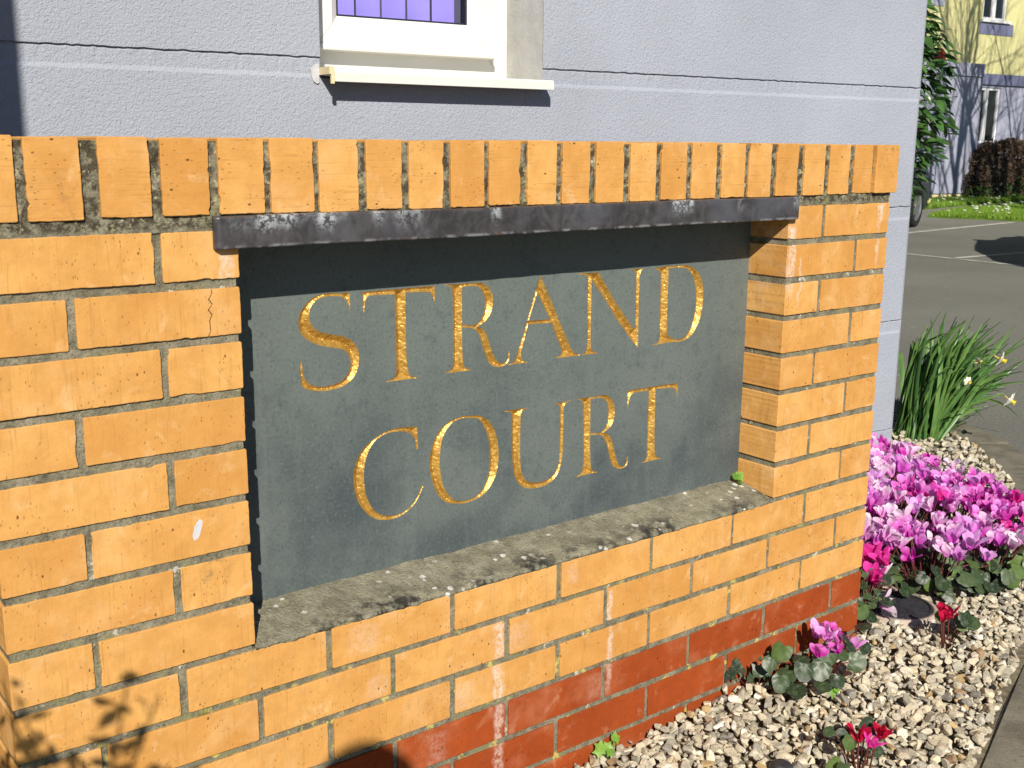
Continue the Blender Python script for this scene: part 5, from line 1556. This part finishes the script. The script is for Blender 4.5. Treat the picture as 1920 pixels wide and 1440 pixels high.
# ---- hedge and dark shrub before the far building
def leaf_mass(name, label, cat, base, rz, size, count, mats, seed, lsz, low=0.25):
    root = empty(name, base, rz); tag(root, label, cat)
    r = np.random.RandomState(seed)
    parts = []
    for pi, (mt, nm, zlo, zhi, frac) in enumerate(mats):
        k = int(count * frac)
        u = r.normal(size=(k, 3)); u /= np.linalg.norm(u, axis=1)[:, None]
        rad = r.uniform(0.55, 1.0, k) ** 0.5
        p = u * rad[:, None]
        p[:, 2] = np.abs(p[:, 2]) if low > 0 else p[:, 2]
        p = np.sign(p) * np.abs(p) ** 0.55
        bump = np.array([0.14 * noise.noise((q[0] * 3.0, q[1] * 3.0, q[2] * 3.0)) for q in p])
        p *= (1 + bump)[:, None]
        p[:, 2] = zlo + (zhi - zlo) * np.clip(p[:, 2], 0, 1.3)
        c = p * np.array([size[0], size[1], size[2]])
        d1 = r.normal(size=(k, 3)); d1 /= np.linalg.norm(d1, axis=1)[:, None]
        d2 = np.cross(d1, r.normal(size=(k, 3))); d2 /= np.linalg.norm(d2, axis=1)[:, None]
        s = r.uniform(0.6, 1.3, k)[:, None] * lsz[0]; s2 = s * lsz[1]
        V = np.stack([c - d1 * s, c + d2 * s2, c + d1 * s, c - d2 * s2], 1).reshape(-1, 3)
        me = mesh(nm, V, [(4 * i, 4 * i + 1, 4 * i + 2, 4 * i + 3) for i in range(k)], mt)
        link(nm, me, root, local=True)
    return root
def on_far(s, off, z=GZ):
    return (FB.x + s * math.cos(A5) - off * math.sin(A5), FB.y - s * math.sin(A5) - off * math.cos(A5), z)
leaf_mass('hedge', 'brown twiggy hedge below the far ground floor window', 'hedge', on_far(1.15, 0.75), -A5, (1.55, 0.45, 1.30), 17000, [(M['hedge_twig'], 'twigs', 0.05, 1.0, 0.75), (M['hedge_leaf'], 'leaves', 0.0, 0.38, 0.25)], 3, (0.055, 0.25))
leaf_mass('hedge', 'dark overgrown hedge end at the right edge by the far building', 'hedge', on_far(3.7, 0.8), -A5, (1.15, 0.6, 1.45), 14000, [(M['dark_leaf'], 'leaves', 0.05, 1.0, 0.8), (M['hedge_leaf'], 'foot_leaves', 0.0, 0.3, 0.2)], 5, (0.055, 0.4))

# ---- bare trees standing by the car park; their shadows fall on the far building
def bare_tree(name, label, loc, H, seed):
    r = random.Random(seed)
    root = empty(name, loc); tag(root, label, 'tree', 'bare trees by the car park')
    tr = MB(); br = MB()
    def grow(mb, p, d, L, rad, depth):
        pts = [p]; rads = [rad]; n = 4
        for i in range(n):
            d = (d + Vector((r.gauss(0, .12), r.gauss(0, .12), r.gauss(0.03, .05)))).normalized()
            p = p + d * L / n
            pts.append(p); rads.append(rad * (1 - 0.4 * (i + 1) / n))
        mb.tube(pts, rads, 6 if depth < 2 else 4, cap=False)
        if depth >= 6: return
        for k in range(3 if depth < 5 else 2):
            f = r.uniform(0.45, 1.0) if k else 1.0
            q = pts[max(1, int(f * n))]
            az = r.uniform(0, 6.28); sp = r.uniform(0.25, 0.65)
            o = d.orthogonal().normalized(); o.rotate(Quaternion(d, az))
            nd = (d * math.cos(sp) + o * math.sin(sp) + Vector((0, 0, 0.12))).normalized()
            grow(br, q, nd, L * r.uniform(0.62, 0.82), rads[-1] * r.uniform(0.6, 0.85), depth + 1)
    grow(tr, Vector((0, 0, -0.1)), Vector((0, 0, 1)), H * 0.36, H * 0.018, 0)
    link('trunk', tr.mesh('trunk', M['bark'], True), root, local=True)
    link('crown', br.mesh('crown', M['bark'], True), root, local=True)
    return root
for i, (s, t, H, lab) in enumerate(((0.25, 6.6, 11.0, 'bare tree beyond the right edge, trunk shadow left of the far windows'), (2.2, 6.2, 10.0, 'bare tree beyond the right edge shading the far building right of its windows'), (-1.6, 6.0, 9.0, 'bare tree beyond the right edge shading the far pier'), (-0.7, 7.4, 11.5, 'bare tree beyond the right edge whose twigs shade the far yellow wall'), (1.2, 5.6, 9.5, 'smaller bare tree beyond the right edge between two taller ones'), (1.1, 8.2, 12.5, 'tallest bare tree beyond the right edge of the view'))):
    q = Vector(on_far(s, 0.0)) - Vector((0.61, 1.0, 0)) * t
    bare_tree('bare_tree', lab, (q.x, q.y, GZ), H, 40 + i)

# ---- things outside the frame that throw shadows on the brick wall
# leafy shrub left of the camera
sh = empty('leafy_shrub', (-0.805, -0.90, GZ)); tag(sh, 'small leafy shrub left of the wall, casting dappled shade on the lower bricks', 'shrub')
r = random.Random(17); mb = MB()
mb.tube([(0, 0, -0.05), (0.01, 0.0, 0.65), (0.0, 0.01, 1.06)], [0.012, 0.009, 0.004], 6)
tips = []
for k in range(40):
    a = r.uniform(0, 6.28); z0 = r.uniform(0.78, 0.99); L = r.uniform(0.10, 0.20)
    p1 = Vector((math.cos(a) * L * 0.75, math.sin(a) * L * 0.75, z0 + r.uniform(0.05, 0.2)))
    mb.tube([(0, 0, z0), (p1.x * .5, p1.y * .5, z0 + 0.04), p1], [0.004, 0.003, 0.0015], 5); tips.append((z0, p1))
link('stem', mb.mesh('stem', M['bark'], True), sh, local=True)
for k in range(280):
    z0, p1 = r.choice(tips); f = r.uniform(0.4, 1.05)
    p = Vector((p1.x * f, p1.y * f, z0 + (p1.z - z0) * f)) + Vector((r.gauss(0, .012), r.gauss(0, .012), r.gauss(0, .012)))
    L = r.uniform(0.022, 0.036)
    Rm = Matrix.Rotation(r.uniform(0, 6.28), 4, 'Z') @ Matrix.Rotation(r.uniform(-0.9, 0.5), 4, 'X') @ Matrix.Rotation(r.uniform(-0.8, 0.8), 4, 'Y') @ Matrix.Diagonal((L * 1.2, L, L, 1))
    link('leaf', CL[k % 6], sh, local=True, matrix=Matrix.Translation(p) @ Rm)
# round-topped post added behind the camera to cast its holder's head shadow
po = MB(); prof = [(0.0005, 1.0), (0.04, 0.985), (0.07, 0.955), (0.088, 0.91), (0.092, 0.86), (0.092, 0.70), (0.086, 0.69), (0.086, 0.0)]
H = 1.52; nn = 32
vs = [(math.cos(2 * math.pi * q / nn) * a, math.sin(2 * math.pi * q / nn) * a, (z - 1.0) * 0.9 + H if z > 0.5 else 0.0) for a, z in prof for q in range(nn)]
po.add(vs, [(i * nn + q, i * nn + (q + 1) % nn, (i + 1) * nn + (q + 1) % nn, (i + 1) * nn + q) for i in range(len(prof) - 1) for q in range(nn)])
T_ = 1.72
o = po.build('head_shadow_caster', M['caster'], None, True, loc=(0.182 - 0.61 * T_, -T_, GZ))
H_need = -0.222 + 0.787 * T_ - GZ
o.scale = (1, 1, H_need / H)
tag(o, 'round-topped dark post added behind the camera to cast a head shadow on the wall', 'caster')
